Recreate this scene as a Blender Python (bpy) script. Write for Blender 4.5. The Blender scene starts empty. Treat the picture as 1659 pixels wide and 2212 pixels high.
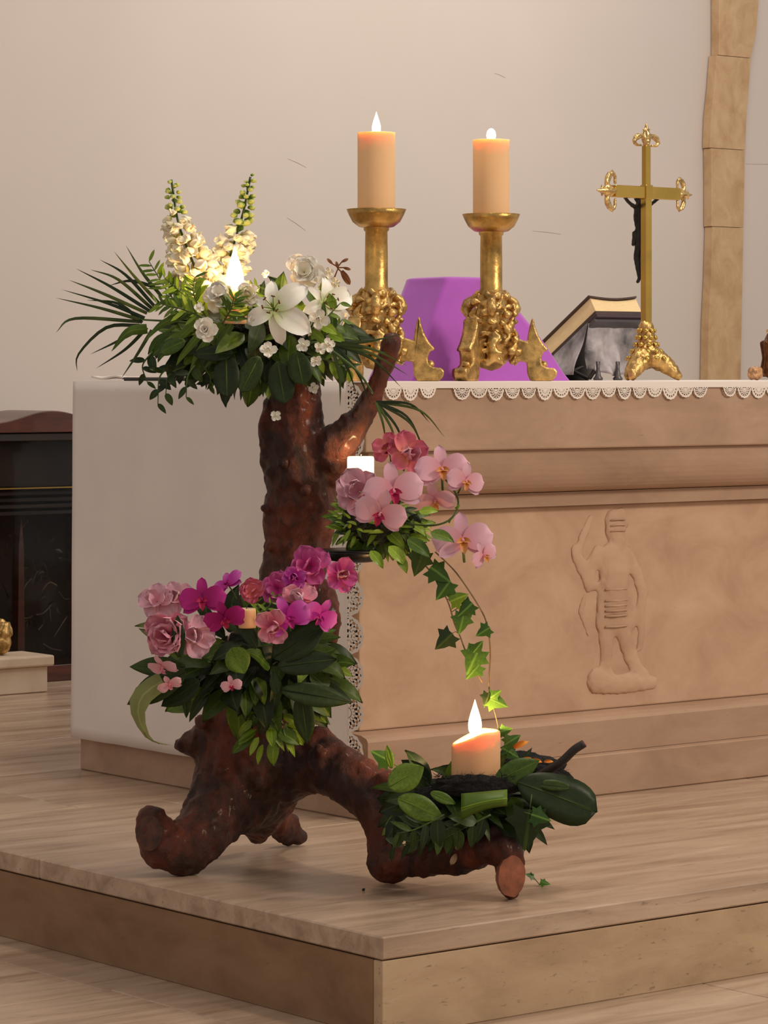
import bpy, bmesh, math, random
from mathutils import Vector, Matrix, noise

sc = bpy.context.scene
COL = sc.collection
PI = math.pi

# ------------------------------------------------------------------ camera
# world: X runs along the altar front, Y goes back into the apse, Z up; origin = near left corner of the altar, on the dais floor
F, CX, HZ = 6650.0, 829.5, 810.0          # focal length, centre column and horizon row in pixels of 1659 x 2212
CZ = 1.0167                               # eye height over the dais
SA, CA = 0.6245, 0.7810
cam_d = bpy.data.cameras.new('camera')
cam = bpy.data.objects.new('camera', cam_d); COL.objects.link(cam)
cam_d.sensor_fit = 'HORIZONTAL'; cam_d.sensor_width = 36.0
cam_d.lens = 36.0 * F / 1659.0
cam_d.shift_x = 0.0; cam_d.shift_y = (HZ - 1106.0) / 1659.0
cam_d.clip_end = 100
cam.location = (0.0415*CA - 6.99*SA, -0.0415*SA - 6.99*CA, CZ)
cam.rotation_euler = (PI/2, 0, -math.atan2(SA, CA))
sc.camera = cam

def P(px, py, Z):
    """point at pixel (px,py) of the photograph and depth Z metres from the camera"""
    rx = (px-CX)/F*Z + 0.0415; ry = Z - 6.99
    return Vector((rx*CA + ry*SA, -rx*SA + ry*CA, CZ - (py-HZ)/F*Z))
def PV(px, v, py=None, z=None):
    """point at pixel column px lying on the vertical plane Y = v"""
    k = (px-CX)/F
    u = (k*(6.99+CA*v) + 0.0415 + SA*v)/(CA - SA*k)
    Z = 6.99 + SA*u + CA*v
    return Vector((u, v, CZ - (py-HZ)/F*Z if z is None else z)), Z
R_ = Vector((CA, -SA, 0)); U_ = Vector((0, 0, 1)); T_ = Vector((-SA, -CA, 0))   # camera right, up, towards camera
def D(r, u, t): return (R_*r + U_*u + T_*t)

# ------------------------------------------------------------------ world, lights, exposure
w = bpy.data.worlds.new('world'); sc.world = w; w.use_nodes = True
bg = w.node_tree.nodes['Background']; bg.inputs[0].default_value = (1.0, 0.92, 0.85, 1); bg.inputs[1].default_value = 0.50
def area(name, loc, tgt, size, power, col, sy=None):
    l = bpy.data.lights.new(name, 'AREA'); l.energy = power; l.color = col; l.size = size
    if sy: l.shape = 'RECTANGLE'; l.size_y = sy
    o = bpy.data.objects.new(name, l); COL.objects.link(o); o.location = loc
    o.rotation_euler = (Vector(tgt)-Vector(loc)).to_track_quat('-Z', 'Y').to_euler()
    return o
area('nave_lamp', (2.2, -4.6, 3.6), (0.6, 0.2, 0.7), 1.0, 138, (1.0, 0.86, 0.71))
area('wall_lamp', (3.0, 1.7, 3.5), (3.0, 3.6, 1.4), 1.4, 34, (1.0, 0.95, 0.91))
area('choir_lamp', (0.35, -0.5, 4.4), (0.1, -0.4, 0.0), 0.45, 44, (1.0, 0.86, 0.72))
sc.view_settings.view_transform = 'Standard'; sc.view_settings.look = 'None'
sc.view_settings.gamma = 1.0; sc.view_settings.use_curve_mapping = False
sc.view_settings.exposure = 0.0

# ------------------------------------------------------------------ materials
def s2l(c): return tuple(((x/255)/12.92 if x/255 <= .04045 else (((x/255)+.055)/1.055)**2.4) for x in c) + (1,)
class N:
    def __init__(self, name):
        m = bpy.data.materials.new(name); m.use_nodes = True
        self.m = m; self.t = m.node_tree; self.b = self.t.nodes['Principled BSDF']
    def n(self, typ, **kw):
        o = self.t.nodes.new('ShaderNode'+typ)
        for k, v in kw.items(): setattr(o, k, v)
        return o
    def l(self, a, b): self.t.links.new(a, b)
    def coord(self, scale=(1,1,1), rnd=True, kind='Object'):
        tc = self.n('TexCoord'); mp = self.n('Mapping'); mp.inputs['Scale'].default_value = scale
        if rnd:
            oi = self.n('ObjectInfo'); va = self.n('VectorMath', operation='SCALE'); va.inputs[0].default_value = (13.1, 7.7, 9.3)
            self.l(oi.outputs['Random'], va.inputs['Scale'])
            ad = self.n('VectorMath', operation='ADD'); self.l(tc.outputs[kind], ad.inputs[0]); self.l(va.outputs[0], ad.inputs[1])
            self.l(ad.outputs[0], mp.inputs['Vector'])
        else: self.l(tc.outputs[kind], mp.inputs['Vector'])
        return mp.outputs[0]
    def noise(self, vec, scale, detail=5, rough=.55, dist=0):
        x = self.n('TexNoise'); x.inputs['Scale'].default_value = scale; x.inputs['Detail'].default_value = detail
        x.inputs['Roughness'].default_value = rough; x.inputs['Distortion'].default_value = dist
        if vec is not None: self.l(vec, x.inputs['Vector'])
        return x.outputs['Fac']
    def ramp(self, fac, stops):
        r = self.n('ValToRGB'); e = r.color_ramp.elements
        while len(e) < len(stops): e.new(.5)
        for i, (p, c) in enumerate(stops): e[i].position = p; e[i].color = c if len(c) == 4 else s2l(c)
        self.l(fac, r.inputs[0]); return r.outputs[0]
    def mix(self, fac, a, b, mode='MIX'):
        x = self.n('Mix', data_type='RGBA', blend_type=mode)
        for s, v in ((x.inputs['Factor'], fac), (x.inputs['A'], a), (x.inputs['B'], b)):
            pass
        ins = [i for i in x.inputs if i.name == 'A' and i.type == 'RGBA'][0], [i for i in x.inputs if i.name == 'B' and i.type == 'RGBA'][0]
        f = [i for i in x.inputs if i.name == 'Factor' and i.type == 'VALUE'][0]
        if isinstance(fac, (int, float)): f.default_value = fac
        else: self.l(fac, f)
        for s, v in zip(ins, (a, b)):
            if isinstance(v, tuple): s.default_value = v if len(v) == 4 else s2l(v)
            else: self.l(v, s)
        return [o for o in x.outputs if o.type == 'RGBA'][0]
    def bump(self, h, strength=.3, dist=.01):
        b = self.n('Bump'); b.inputs['Strength'].default_value = strength; b.inputs['Distance'].default_value = dist
        self.l(h, b.inputs['Height']); self.l(b.outputs[0], self.b.inputs['Normal'])
    def set(self, **kw):
        for k, v in kw.items():
            k = {'rough':'Roughness','metal':'Metallic','spec':'Specular IOR Level','sss':'Subsurface Weight','sscale':'Subsurface Scale',
                 'coat':'Coat Weight','trans':'Transmission Weight','sheen':'Sheen Weight','emit':'Emission Strength','croughness':'Coat Roughness'}.get(k, k)
            self.b.inputs[k].default_value = v
        return self
    def col(self, c):
        if isinstance(c, tuple): self.b.inputs['Base Color'].default_value = c if len(c) == 4 else s2l(c)
        else: self.l(c, self.b.inputs['Base Color'])
        return self

def stone(name, c1, c2, c3, stretch, scale=3.0, rough=.5, pit=.62, spec=.4, streak=.8):
    a = N(name)
    v = a.coord(stretch)
    f = a.noise(v, scale, 8, .62, .6)
    c = a.ramp(f, [(.28, c1), (.5, c2), (.74, c3)])
    v2 = a.coord(tuple(x*2.2 for x in stretch))
    g = a.noise(v2, scale*3.3, 6, .7, .3)
    k = a.ramp(g, [(pit, (0,0,0,1)), (pit+.10, (1,1,1,1))])
    dark = tuple(int(x*.62) for x in c1)
    kk = a.n('Math', operation='MULTIPLY'); a.l(k, kk.inputs[0]); kk.inputs[1].default_value = streak
    c = a.mix(kk.outputs[0], c, s2l(dark))
    a.col(c).set(rough=rough, spec=spec)
    a.bump(g, .12, .004)
    return a.m
S_FLOOR = stone('polished travertine', (142,117,96), (180,154,131), (204,180,157), (1.0, 8.0, 8.0), 1.9, .30, .60, .5, .65)
S_RISE_F = stone('travertine riser', (166,138,108), (184,156,124), (196,170,138), (2.0, 6.0, 6.0), 2.0, .55, .60, .3, .75)
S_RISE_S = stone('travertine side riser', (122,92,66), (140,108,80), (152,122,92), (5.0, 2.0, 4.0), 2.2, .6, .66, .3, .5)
S_ALTAR = stone('altar limestone', (158,128,105), (173,142,118), (186,155,131), (1.6, 3.0, 4.5), 2.0, .6, .66, .25, .45)
S_PANEL = stone('altar panel limestone', (178,144,117), (194,160,132), (205,173,145), (2.2, 2.2, 3.0), 2.4, .68, .68, .2, .4)
S_POST = stone('pale ochre stone', (176,142,104), (194,162,124), (206,176,140), (4.0, 4.0, 3.0), 3.0, .7, .66, .2, .35)
S_PED = stone('pale pedestal stone', (196,176,152), (210,190,166), (220,202,180), (2.0, 2.0, 2.0), 3.0, .6, .7, .2, .2)

def wallmat():
    a = N('painted plaster'); v = a.coord((1,1,1), False)
    f = a.noise(v, .9, 4, .55)
    c = a.ramp(f, [(.35, (204,194,184)), (.65, (210,198,190))])
    a.col(c).set(rough=.8, spec=.15)
    a.bump(a.noise(v, 60, 5, .6), .04, .004); return a.m
M_WALL = wallmat()
def plain(name, c, rough=.5, metal=0, var=0, scale=30, bump=0, bscale=60, stretch=(1,1,1), dist=.003, **kw):
    a = N(name)
    if var:
        v = a.coord(stretch); f = a.noise(v, scale, 5, .6)
        lo = tuple(max(0, x*(1-var)) for x in c); hi = tuple(min(255, x*(1+var)) for x in c)
        a.col(a.ramp(f, [(.3, lo), (.7, hi)]))
    else: a.col(tuple(c))
    a.set(rough=rough, metal=metal, **kw)
    if bump: a.bump(a.noise(a.coord(stretch), bscale, 4, .6), bump, dist)
    return a.m
M_CLOTH = plain('white linen', (230,220,213), .85, bump=.08, bscale=9, var=.02, scale=4, dist=.02, spec=.1)
M_LACE = plain('white lace', (232,222,212), .85, spec=.1)
M_GOLD = plain('gilt brass', (188,150,86), .36, 1.0, var=.22, scale=22, bump=.35, bscale=55, dist=.004)
M_GOLD2 = plain('worn gilt bronze', (190,156,98), .38, 1.0, var=.30, scale=40, bump=.5, bscale=110, dist=.004)
M_BRASS = plain('polished brass', (206,170,86), .26, 1.0, var=.06, scale=10)
M_SILV = plain('silvered gilt filigree', (206,172,116), .28, 1.0, var=.25, scale=60, bump=.3, bscale=120)
M_DARKB = plain('blackened bronze', (44,40,36), .45, .6, var=.25, scale=60)
M_WAXL = plain('beige led wax', (248,206,158), .5, sss=.35, sscale=.02, spec=.3)
M_WAXL.node_tree.nodes['Principled BSDF'].inputs['Subsurface Radius'].default_value = (1.0, .68, .38)
M_WAX = plain('ivory wax', (232,180,134), .5, sss=.7, sscale=.02, spec=.3)
M_WAX.node_tree.nodes['Principled BSDF'].inputs['Subsurface Radius'].default_value = (1.0, .8, .55)
def flamemat(name, col, st):
    # a flame: glows and lets light through
    a = N(name); e = a.n('Emission'); e.inputs[0].default_value = col; e.inputs[1].default_value = st
    t = a.n('BsdfTransparent'); ad = a.n('AddShader'); a.l(e.outputs[0], ad.inputs[0]); a.l(t.outputs[0], ad.inputs[1])
    o = [n for n in a.t.nodes if n.type == 'OUTPUT_MATERIAL'][0]; a.l(ad.outputs[0], o.inputs[0]); a.t.nodes.remove(a.b); return a.m
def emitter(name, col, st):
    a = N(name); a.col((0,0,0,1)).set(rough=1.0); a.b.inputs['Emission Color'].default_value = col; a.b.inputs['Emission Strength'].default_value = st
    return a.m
M_FLAMEH = flamemat('candle flame heart', (1.0, .80, .48, 1), 3.2)
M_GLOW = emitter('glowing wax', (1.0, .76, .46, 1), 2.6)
M_PURPLE = plain('purple satin', (172,84,190), .6, var=.04, scale=6, sheen=.4, spec=.2)
M_BLACK = plain('black plastic', (18,17,17), .35)
M_BOOKC = plain('dark leather', (66,48,44), .45, var=.15)
M_BOOKI = plain('plum end paper', (70,52,62), .5)
M_PAGE = plain('gilt cream pages', (240,212,160), .5, var=.06, scale=30, stretch=(1,1,30))
M_GREYC = plain('grey marbled cloth', (120,116,118), .6, var=.7, scale=9, bump=.3, bscale=16, dist=.02)
M_STEEL = plain('grey painted steel', (96,92,92), .4, .6)
M_DWOOD = plain('dark mahogany', (74,34,22), .35, var=.25, scale=6, stretch=(1,1,8), coat=.3)
M_DKIN = plain('dark interior', (30,19,12), .7, var=.3, scale=6)
def glassmat():
    a = N('dark display glass'); a.col((230,230,230)).set(rough=.03, trans=1.0); a.b.inputs['IOR'].default_value = 1.2; return a.m
M_GLASS = glassmat()
def barkmat():
    a = N('varnished red driftwood'); v = a.coord((1,1,.7), False)
    f = a.noise(v, 7, 9, .68, .8)
    c = a.ramp(f, [(.30, (22,12,8)), (.44, (58,26,15)), (.57, (98,42,21)), (.70, (132,64,32)), (.86, (164,96,56))])
    g = a.noise(v, 38, 8, .75, .4)
    k = a.ramp(g, [(.56, (0,0,0,1)), (.68, (1,1,1,1))])
    c = a.mix(k, c, s2l((34,19,14)))
    a.col(c).set(rough=.52, spec=.35, coat=.12, croughness=.2)
    h = a.n('Math', operation='ADD'); a.l(f, h.inputs[0]); a.l(g, h.inputs[1])
    a.bump(h.outputs[0], .8, .012); return a.m
M_BARK = barkmat()
M_CUT = plain('sawn red wood', (134,76,50), .55, var=.25, scale=30, bump=.2)
M_TWIG = plain('dark twig bark', (34,24,20), .6, var=.3, scale=40, bump=.4)
def leafmat(name, dark, mid, light, rough=.38, vein=.22):
    a = N(name); tc = a.n('TexCoord'); sp = a.n('SeparateXYZ'); a.l(tc.outputs['UV'], sp.inputs[0])
    oi = a.n('ObjectInfo')
    nz = a.noise(a.coord((1,1,1)), 14, 4, .6)
    ad = a.n('Math', operation='ADD'); a.l(oi.outputs['Random'], ad.inputs[0]); a.l(nz, ad.inputs[1])
    ml = a.n('Math', operation='MULTIPLY'); a.l(ad.outputs[0], ml.inputs[0]); ml.inputs[1].default_value = .5
    c = a.ramp(ml.outputs[0], [(.2, dark), (.5, mid), (.82, light)])
    sb = a.n('Math', operation='SUBTRACT'); a.l(sp.outputs[1], sb.inputs[0]); sb.inputs[1].default_value = .5
    ab = a.n('Math', operation='ABSOLUTE'); a.l(sb.outputs[0], ab.inputs[0])
    k = a.ramp(ab.outputs[0], [(.015, (vein,vein,vein,1)), (.05, (0,0,0,1))])
    c = a.mix(k, c, s2l(tuple(min(255, int(x*1.35+14)) for x in light)))
    a.col(c).set(rough=rough, spec=.28); return a.m
L_DARK = leafmat('dark glossy leaf', (20,32,6), (36,52,12), (64,84,22), .45)
L_MID = leafmat('mid green leaf', (46,68,12), (72,98,22), (116,138,42), .45)
L_LIME = leafmat('lime green leaf', (84,112,20), (118,146,34), (156,176,60))
L_IVY = leafmat('ivy leaf', (36,64,14), (56,90,24), (92,126,46), .4, .35)
L_PALM = leafmat('palm leaflet', (22,36,16), (40,56,24), (84,98,40), .4, .2)
L_OLIVE = leafmat('faded olive blade', (88,96,46), (112,118,66), (142,146,92))
M_STEM = plain('green stem', (62,84,30), .5, var=.2)
M_STEMB = plain('brown vine stem', (110,88,54), .6, var=.2)
M_MOSS = plain('dark moss', (26,30,14), .9, var=.6, scale=60, bump=1.0, bscale=120, dist=.02)
M_MOSSK = plain('charcoal moss', (22,19,16), .95, var=.5, scale=60, bump=1.0, bscale=140, dist=.02)
def petalmat(name, base, mid, tip, streaks=0, rough=.6):
    a = N(name); tc = a.n('TexCoord'); sp = a.n('SeparateXYZ'); a.l(tc.outputs['UV'], sp.inputs[0])
    nz = a.noise(a.coord((1,1,1)), 20, 3, .6)
    ad = a.n('Math', operation='MULTIPLY_ADD'); a.l(nz, ad.inputs[0]); ad.inputs[1].default_value = .22; a.l(sp.outputs[0], ad.inputs[2])
    c = a.ramp(ad.outputs[0], [(.16, base), (.5, mid), (1.0, tip)])
    a.col(c).set(rough=rough, spec=.25, sss=.25, sscale=.006); return a.m
F_LILY = petalmat('white lily petal', (206,212,140), (244,238,220), (250,244,234))
F_WHITE = petalmat('white ruffled petal', (236,226,190), (246,238,222), (248,240,228))
F_CREAM = petalmat('cream floret', (214,206,120), (244,230,188), (250,240,212))
F_BUD = petalmat('green bud', (98,128,36), (142,164,62), (196,204,120))
F_PALEP = petalmat('pale pink petal', (222,150,160), (222,166,178), (224,176,190))
F_PINK = petalmat('rose pink petal', (196,84,110), (216,124,146), (226,154,170))
F_SALM = petalmat('salmon pink petal', (232,160,120), (230,132,134), (222,112,140))
F_MAG = petalmat('magenta petal', (150,10,92), (160,18,104), (176,36,124))
F_HOT = petalmat('hot pink petal', (186,44,118), (202,70,142), (220,110,170))
F_ORCH = petalmat('orchid purple petal', (196,40,150), (188,48,152), (206,96,180))
F_LIPM = petalmat('deep rose lip', (150,12,58), (172,24,74), (190,46,92))
F_LIPO = petalmat('orange lip', (196,112,20), (206,128,44), (222,160,110))
F_ORANGE = petalmat('orange petal', (190,86,10), (214,120,30), (226,150,60))
F_BROWN = petalmat('brown dried petal', (104,62,30), (120,76,40), (150,104,66))

# ------------------------------------------------------------------ helpers
def mesh(name, verts, faces, mat=None, smooth=False, uvs=None):
    m = bpy.data.meshes.new(name); m.from_pydata([tuple(v) for v in verts], [], faces); m.update()
    if mat is not None: m.materials.append(mat)
    if smooth: m.polygons.foreach_set('use_smooth', [True]*len(m.polygons))
    if uvs is not None:
        u = m.uv_layers.new(name='uv')
        for lp in m.loops: u.data[lp.index].uv = uvs[lp.vertex_index]
    return m
def ob(name, data, parent=None, mat=None, loc=None, rot=None):
    o = bpy.data.objects.new(name, data); COL.objects.link(o)
    if parent is not None: o.parent = parent
    if mat is not None and data is not None: data.materials.clear(); data.materials.append(mat)
    if loc is not None: o.location = loc
    if rot is not None: o.rotation_euler = rot
    return o
def tag(o, label=None, cat=None, group=None, kind=None):
    if label: o['label'] = label
    if cat: o['category'] = cat
    if group: o['group'] = group
    if kind: o['kind'] = kind
    return o
def empty(name, loc, label=None, cat=None, group=None, kind=None, mw=None):
    o = bpy.data.objects.new(name, None); COL.objects.link(o); o.empty_display_size = .05
    if mw is not None: o.matrix_world = mw
    else: o.location = loc
    return tag(o, label, cat, group, kind)
def finish(bm, name, mat, smooth=False):
    m = bpy.data.meshes.new(name); bm.to_mesh(m); bm.free(); m.materials.append(mat)
    if smooth: m.polygons.foreach_set('use_smooth', [True]*len(m.polygons))
    return m
def box_mesh(name, x0, x1, y0, y1, z0, z1, mat, bev=0, seg=1):
    bm = bmesh.new(); bmesh.ops.create_cube(bm, size=1)
    for v in bm.verts: v.co = Vector((x0+(v.co.x+.5)*(x1-x0), y0+(v.co.y+.5)*(y1-y0), z0+(v.co.z+.5)*(z1-z0)))
    if bev: bmesh.ops.bevel(bm, geom=bm.edges[:], offset=bev, segments=seg, profile=.5, affect='EDGES')
    return finish(bm, name, mat)
def box(name, x0, x1, y0, y1, z0, z1, mat, parent=None, bev=.002, seg=1, origin=None):
    o = Vector(origin) if origin is not None else Vector(((x0+x1)/2, (y0+y1)/2, z0))
    m = box_mesh(name, x0-o.x, x1-o.x, y0-o.y, y1-o.y, z0-o.z, z1-o.z, mat, bev, seg)
    b = ob(name, m, parent)
    b.location = o - (parent.location if parent is not None else Vector())
    return b
def prism(name, prof, x0, x1, mat, parent=None, smooth=False):
    """profile of (y,z) points swept along X"""
    n = len(prof); vs = [(x0, y, z) for y, z in prof] + [(x1, y, z) for y, z in prof]
    fs = [[i, (i+1) % n, n+(i+1) % n, n+i] for i in range(n)] + [list(range(n))[::-1], list(range(n, 2*n))]
    return ob(name, mesh(name, vs, fs, mat, smooth), parent)
def frames(pts):
    ts = []
    for i in range(len(pts)):
        a = pts[max(0, i-1)]; b = pts[min(len(pts)-1, i+1)]; d = (b-a)
        ts.append(d.normalized() if d.length > 1e-9 else Vector((0,0,1)))
    n = ts[0].orthogonal().normalized(); out = []
    for t in ts:
        n = (n - t*n.dot(t)); n = n.normalized() if n.length > 1e-6 else t.orthogonal().normalized()
        out.append((t, n, t.cross(n)))
    return out
def tube_mesh(name, pts, rad, mat, sides=8, cap=True, smooth=True):
    pts = [Vector(p) for p in pts]
    if not isinstance(rad, (list, tuple)): rad = [rad]*len(pts)
    fr = frames(pts); vs = []; fs = []
    for p, r, (t, n, b) in zip(pts, rad, fr):
        for k in range(sides):
            a = 2*PI*k/sides; vs.append(p + n*(r*math.cos(a)) + b*(r*math.sin(a)))
    for i in range(len(pts)-1):
        for k in range(sides):
            fs.append([i*sides+k, i*sides+(k+1) % sides, (i+1)*sides+(k+1) % sides, (i+1)*sides+k])
    if cap: fs.append(list(range(sides))[::-1]); fs.append([(len(pts)-1)*sides+k for k in range(sides)])
    return mesh(name, vs, fs, mat, smooth)
def bez(pts, n=12):
    """smooth Catmull-Rom through points"""
    pts = [Vector(p) for p in pts]
    if len(pts) < 3: return [pts[0].lerp(pts[-1], i/n) for i in range(n+1)]
    q = [2*pts[0]-pts[1]] + pts + [2*pts[-1]-pts[-2]]; out = []
    per = max(2, n//(len(pts)-1))
    for i in range(1, len(q)-2):
        for j in range(per):
            t = j/per; a, b, c, d = q[i-1], q[i], q[i+1], q[i+2]
            out.append(.5*((2*b)+(c-a)*t+(2*a-5*b+4*c-d)*t*t+(3*b-a-3*c+d)*t**3))
    out.append(pts[-1]); return out
def lathe_mesh(name, prof, mat, seg=28, smooth=True):
    vs = []; fs = []
    for r, z in prof:
        for k in range(seg):
            a = 2*PI*k/seg; vs.append((r*math.cos(a), r*math.sin(a), z))
    for i in range(len(prof)-1):
        for k in range(seg): fs.append([i*seg+k, i*seg+(k+1) % seg, (i+1)*seg+(k+1) % seg, (i+1)*seg+k])
    fs.append(list(range(seg))[::-1]); fs.append([(len(prof)-1)*seg+k for k in range(seg)])
    return mesh(name, vs, fs, mat, smooth)
def blob(name, chains, mat, voxel=.008, smooth=6, rough=(), step=.4, origin=Vector((0,0,0)), flatten=None):
    """one continuous surface grown round chains of (point, radius); rough = ((amplitude, frequency), ...)"""
    bm = bmesh.new(); done = set()
    ico = bmesh.new(); bmesh.ops.create_icosphere(ico, subdivisions=2, radius=1)
    iv = [v.co.copy() for v in ico.verts]; ico.verts.index_update(); ifc = [[v.index for v in f.verts] for f in ico.faces]; ico.free()
    vs = []; fs = []
    def ball(p, r):
        b = len(vs); vs.extend([p + v*r for v in iv]); fs.extend([[b+i for i in f] for f in ifc])
    for ch in chains:
        for i in range(len(ch)):
            p, r = ch[i]
            if i == 0: ball(p, r); continue
            p0, r0 = ch[i-1]; L = (p-p0).length; n = max(1, int(L/(min(r, r0)*step)))
            for k in range(1, n+1):
                t = k/n; ball(p0.lerp(p, t), r0+(r-r0)*t)
    bm.free()
    m0 = mesh(name+' raw', [v-origin for v in vs], fs)
    o = bpy.data.objects.new('raw', m0); COL.objects.link(o)
    rm = o.modifiers.new('r', 'REMESH'); rm.mode = 'VOXEL'; rm.voxel_size = voxel
    if smooth:
        sm = o.modifiers.new('s', 'SMOOTH'); sm.factor = .5; sm.iterations = smooth
    dg = bpy.context.evaluated_depsgraph_get(); dg.update()
    m = bpy.data.meshes.new_from_object(o.evaluated_get(dg)); m.name = name
    bpy.data.objects.remove(o); bpy.data.meshes.remove(m0)
    if rough:
        nr = [v.normal.copy() for v in m.vertices]
        for v, n in zip(m.vertices, nr):
            d = 0
            for a, f, *st in rough:
                q = v.co+origin
                if st: d += a*(1-2.6*abs(noise.noise(Vector((q.x*f, q.y*f, q.z*f*st[0])))))*.5
                else: d += a*noise.noise(q*f)
            v.co += n*d
    if flatten: flatten(m)
    m.materials.clear(); m.materials.append(mat)
    m.polygons.foreach_set('use_smooth', [True]*len(m.polygons)); m.update()
    return m

# ================================================================== the setting
DX, DY = -0.8605, -1.1365                 # near corner of the dais
RS = random.Random(4)
def slabs(parent, name, x0, x1, y0, y1, z0, z1, mat, courses, lens, gap=.0025, axis='x', bev=.0015, seed=1):
    """courses of stone slabs, each an object; courses = edges across, lens = slab lengths along"""
    rr = random.Random(seed)
    for ci in range(len(courses)-1):
        a, b = courses[ci]+gap/2, courses[ci+1]-gap/2
        p = (x0 if axis == 'x' else y0); end = (x1 if axis == 'x' else y1); first = True
        while p < end-.01:
            L = lens[rr.randrange(len(lens))] * (rr.uniform(.35, 1) if first else 1); first = False
            q = min(end, p+L)
            if end-q < .15: q = end
            if axis == 'x': box(name, p+gap/2, q-gap/2, a, b, z0, z1, mat, parent, bev)
            else: box(name, a, b, p+gap/2, q-gap/2, z0, z1, mat, parent, bev)
            p = q
floor = box('floor', -6.5, 6.5, -7.2, 3.9, -.235, -.2, S_FLOOR, None, 0); tag(floor, kind='structure')
slabs(floor, 'floor_slab', -3.4, 3.4, -3.6, 0, -.199, -.185, S_FLOOR, [-3.6, -2.9, -2.2, -1.66, DY+.02], [1.2, 1.5], seed=3)
slabs(floor, 'floor_slab', -2.6, DX+.02, DY+.02, 3.5, -.199, -.185, S_FLOOR, [DY+.02, -.45, .25, .95, 1.65, 2.35, 3.5], [.9, .85], seed=5)
dais = box('floor_dais', DX+.03, 4.6, DY+.03, 3.6, -.184, -.045, S_RISE_F, None, 0); tag(dais, kind='structure')
slabs(dais, 'floor_slab', DX, 4.6, DY, 3.6, -.042, 0, S_FLOOR, [.02, .62, 1.22, 1.82, 2.42, 3.02, 3.6], [1.2, 1.5, 1.35], seed=8, bev=.003)
slabs(dais, 'floor_slab', DX, 4.6, DY, 3.6, -.042, 0, S_FLOOR, [DY, .02], [2.9], seed=1, bev=.003)
for i, (a, b) in enumerate(((DX+.004, .66), (.662, 2.0), (2.002, 3.3), (3.302, 4.6))):
    box('riser_slab', a, b, DY+.004, DY+.03, -.185, -.045, S_RISE_F, dais, .0015)
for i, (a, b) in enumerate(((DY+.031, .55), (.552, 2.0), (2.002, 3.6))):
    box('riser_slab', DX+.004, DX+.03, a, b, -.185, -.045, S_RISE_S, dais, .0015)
wall = box('wall_back', -5.0, 7.5, 3.6, 3.75, -.2, 4.9, M_WALL, None, 0); tag(wall, kind='structure')
for (xa, ya, xb, yb) in ((1068,158,1092,168), (622,343,662,362), (1150,499,1212,506), (620,470,660,498), (1612,354,1700,357)):
    qa, qb = PV(xa, 3.599, py=ya)[0], PV(xb, 3.599, py=yb)[0]
    ob('scuff_mark', tube_mesh('scuff_mark', [qa, (qa+qb)/2+Vector((0,0,.002)), qb], [.0003, .0006, .0003], plain('plaster scratch', (168,152,142), .9), 4), wall).location = -wall.location

def prismy(name, poly, y0, y1, mat, parent=None, bev=0, smooth=False, loc=None):
    n = len(poly); bm = bmesh.new()
    a = [bm.verts.new((x, y0, z)) for x, z in poly]; b = [bm.verts.new((x, y1, z)) for x, z in poly]
    bm.faces.new(a[::-1]); bm.faces.new(b)
    for i in range(n): bm.faces.new((a[i], a[(i+1) % n], b[(i+1) % n], b[i]))
    bmesh.ops.recalc_face_normals(bm, faces=bm.faces)
    if bev: bmesh.ops.bevel(bm, geom=[e for e in bm.edges], offset=bev, segments=2, profile=.5, affect='EDGES')
    return ob(name, finish(bm, name, mat, smooth), parent, loc=loc)

# pale stone post standing against the back wall
v = 3.548
def upost(px): return PV(px, v, z=0)[0].x
_, Zp = PV(1565, v, z=0)
zq = lambda y: CZ - (y-HZ)/F*Zp
rows = [(-260,1546,1652), (0,1540,1638), (60,1540,1634), (120,1540,1622), (121,1535,1622), (190,1530,1617), (255,1523,1612), (321,1521,1610), (322,1523,1609), (400,1524,1608), (490,1524,1606), (491,1526,1606), (600,1523,1604), (700,1518,1602), (822,1516,1600), (1250,1512,1600)]
post = empty('stone_post', (upost(1562), v, 0), 'tall pale ochre stone post with uneven edges behind the altar, right of the cross', 'post')
for (i, j) in ((0, 3), (4, 7), (8, 10), (11, 15)):
    seg = rows[i:j+1]
    z0 = 0 if j == 15 else None
    poly = [(upost(l+13)-post.location.x, zq(y)) for y, l, r in seg] + [(upost(r)-post.location.x, zq(y)) for y, l, r in seg[::-1]]
    if j == 15: poly = [(x, max(z, 0.0)) if abs(z-zq(1250)) > 1e-6 else (x, 0.001) for x, z in poly]
    prismy('stone_block', poly, 0, .045, S_POST, post, .0012)

# dark wooden display cabinet by the back wall
v = 3.18
uc = PV(108, v, z=0)[0].x; _, Zc = PV(108, v, z=0)
zq = lambda y: CZ - (y-HZ)/F*Zc
uq = lambda px: PV(px, v, z=0)[0].x - uc
cab = empty('display_cabinet', (uc, v, 0), 'dark mahogany display cabinet with a curved pediment behind the altar', 'cabinet')
x0, x1 = uq(-14), uq(230)
top = [(x0+(x1-x0)*t, zq(912)+ (zq(887)-zq(912))*(.5-.5*math.cos(2*PI*t))) for t in [i/20 for i in range(21)]]
prismy('pediment', [(x0, zq(934))]+top+[(x1, zq(934))], -.01, .25, M_DWOOD, cab, .003)
cbx = lambda n, a, b, c, d, e, f, m, p=cab, bv=.002: box(n, a+uc, b+uc, c+3.18, d+3.18, e, f, m, p, bv)
cbx('base_rail', x0, x1, -.008, .25, .001, zq(1437), M_DWOOD)
cbx('back_panel', x0, x1, .22, .245, zq(1437), zq(936), M_DKIN)
cbx('side_panel', x0, x0+.02, 0, .22, zq(1437), zq(936), M_DWOOD)
cbx('side_panel', x1-.02, x1, 0, .22, zq(1437), zq(936), M_DWOOD)
cbx('cornice_rail', x0, x1, -.004, .22, zq(952), zq(936), M_DKIN)
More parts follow.
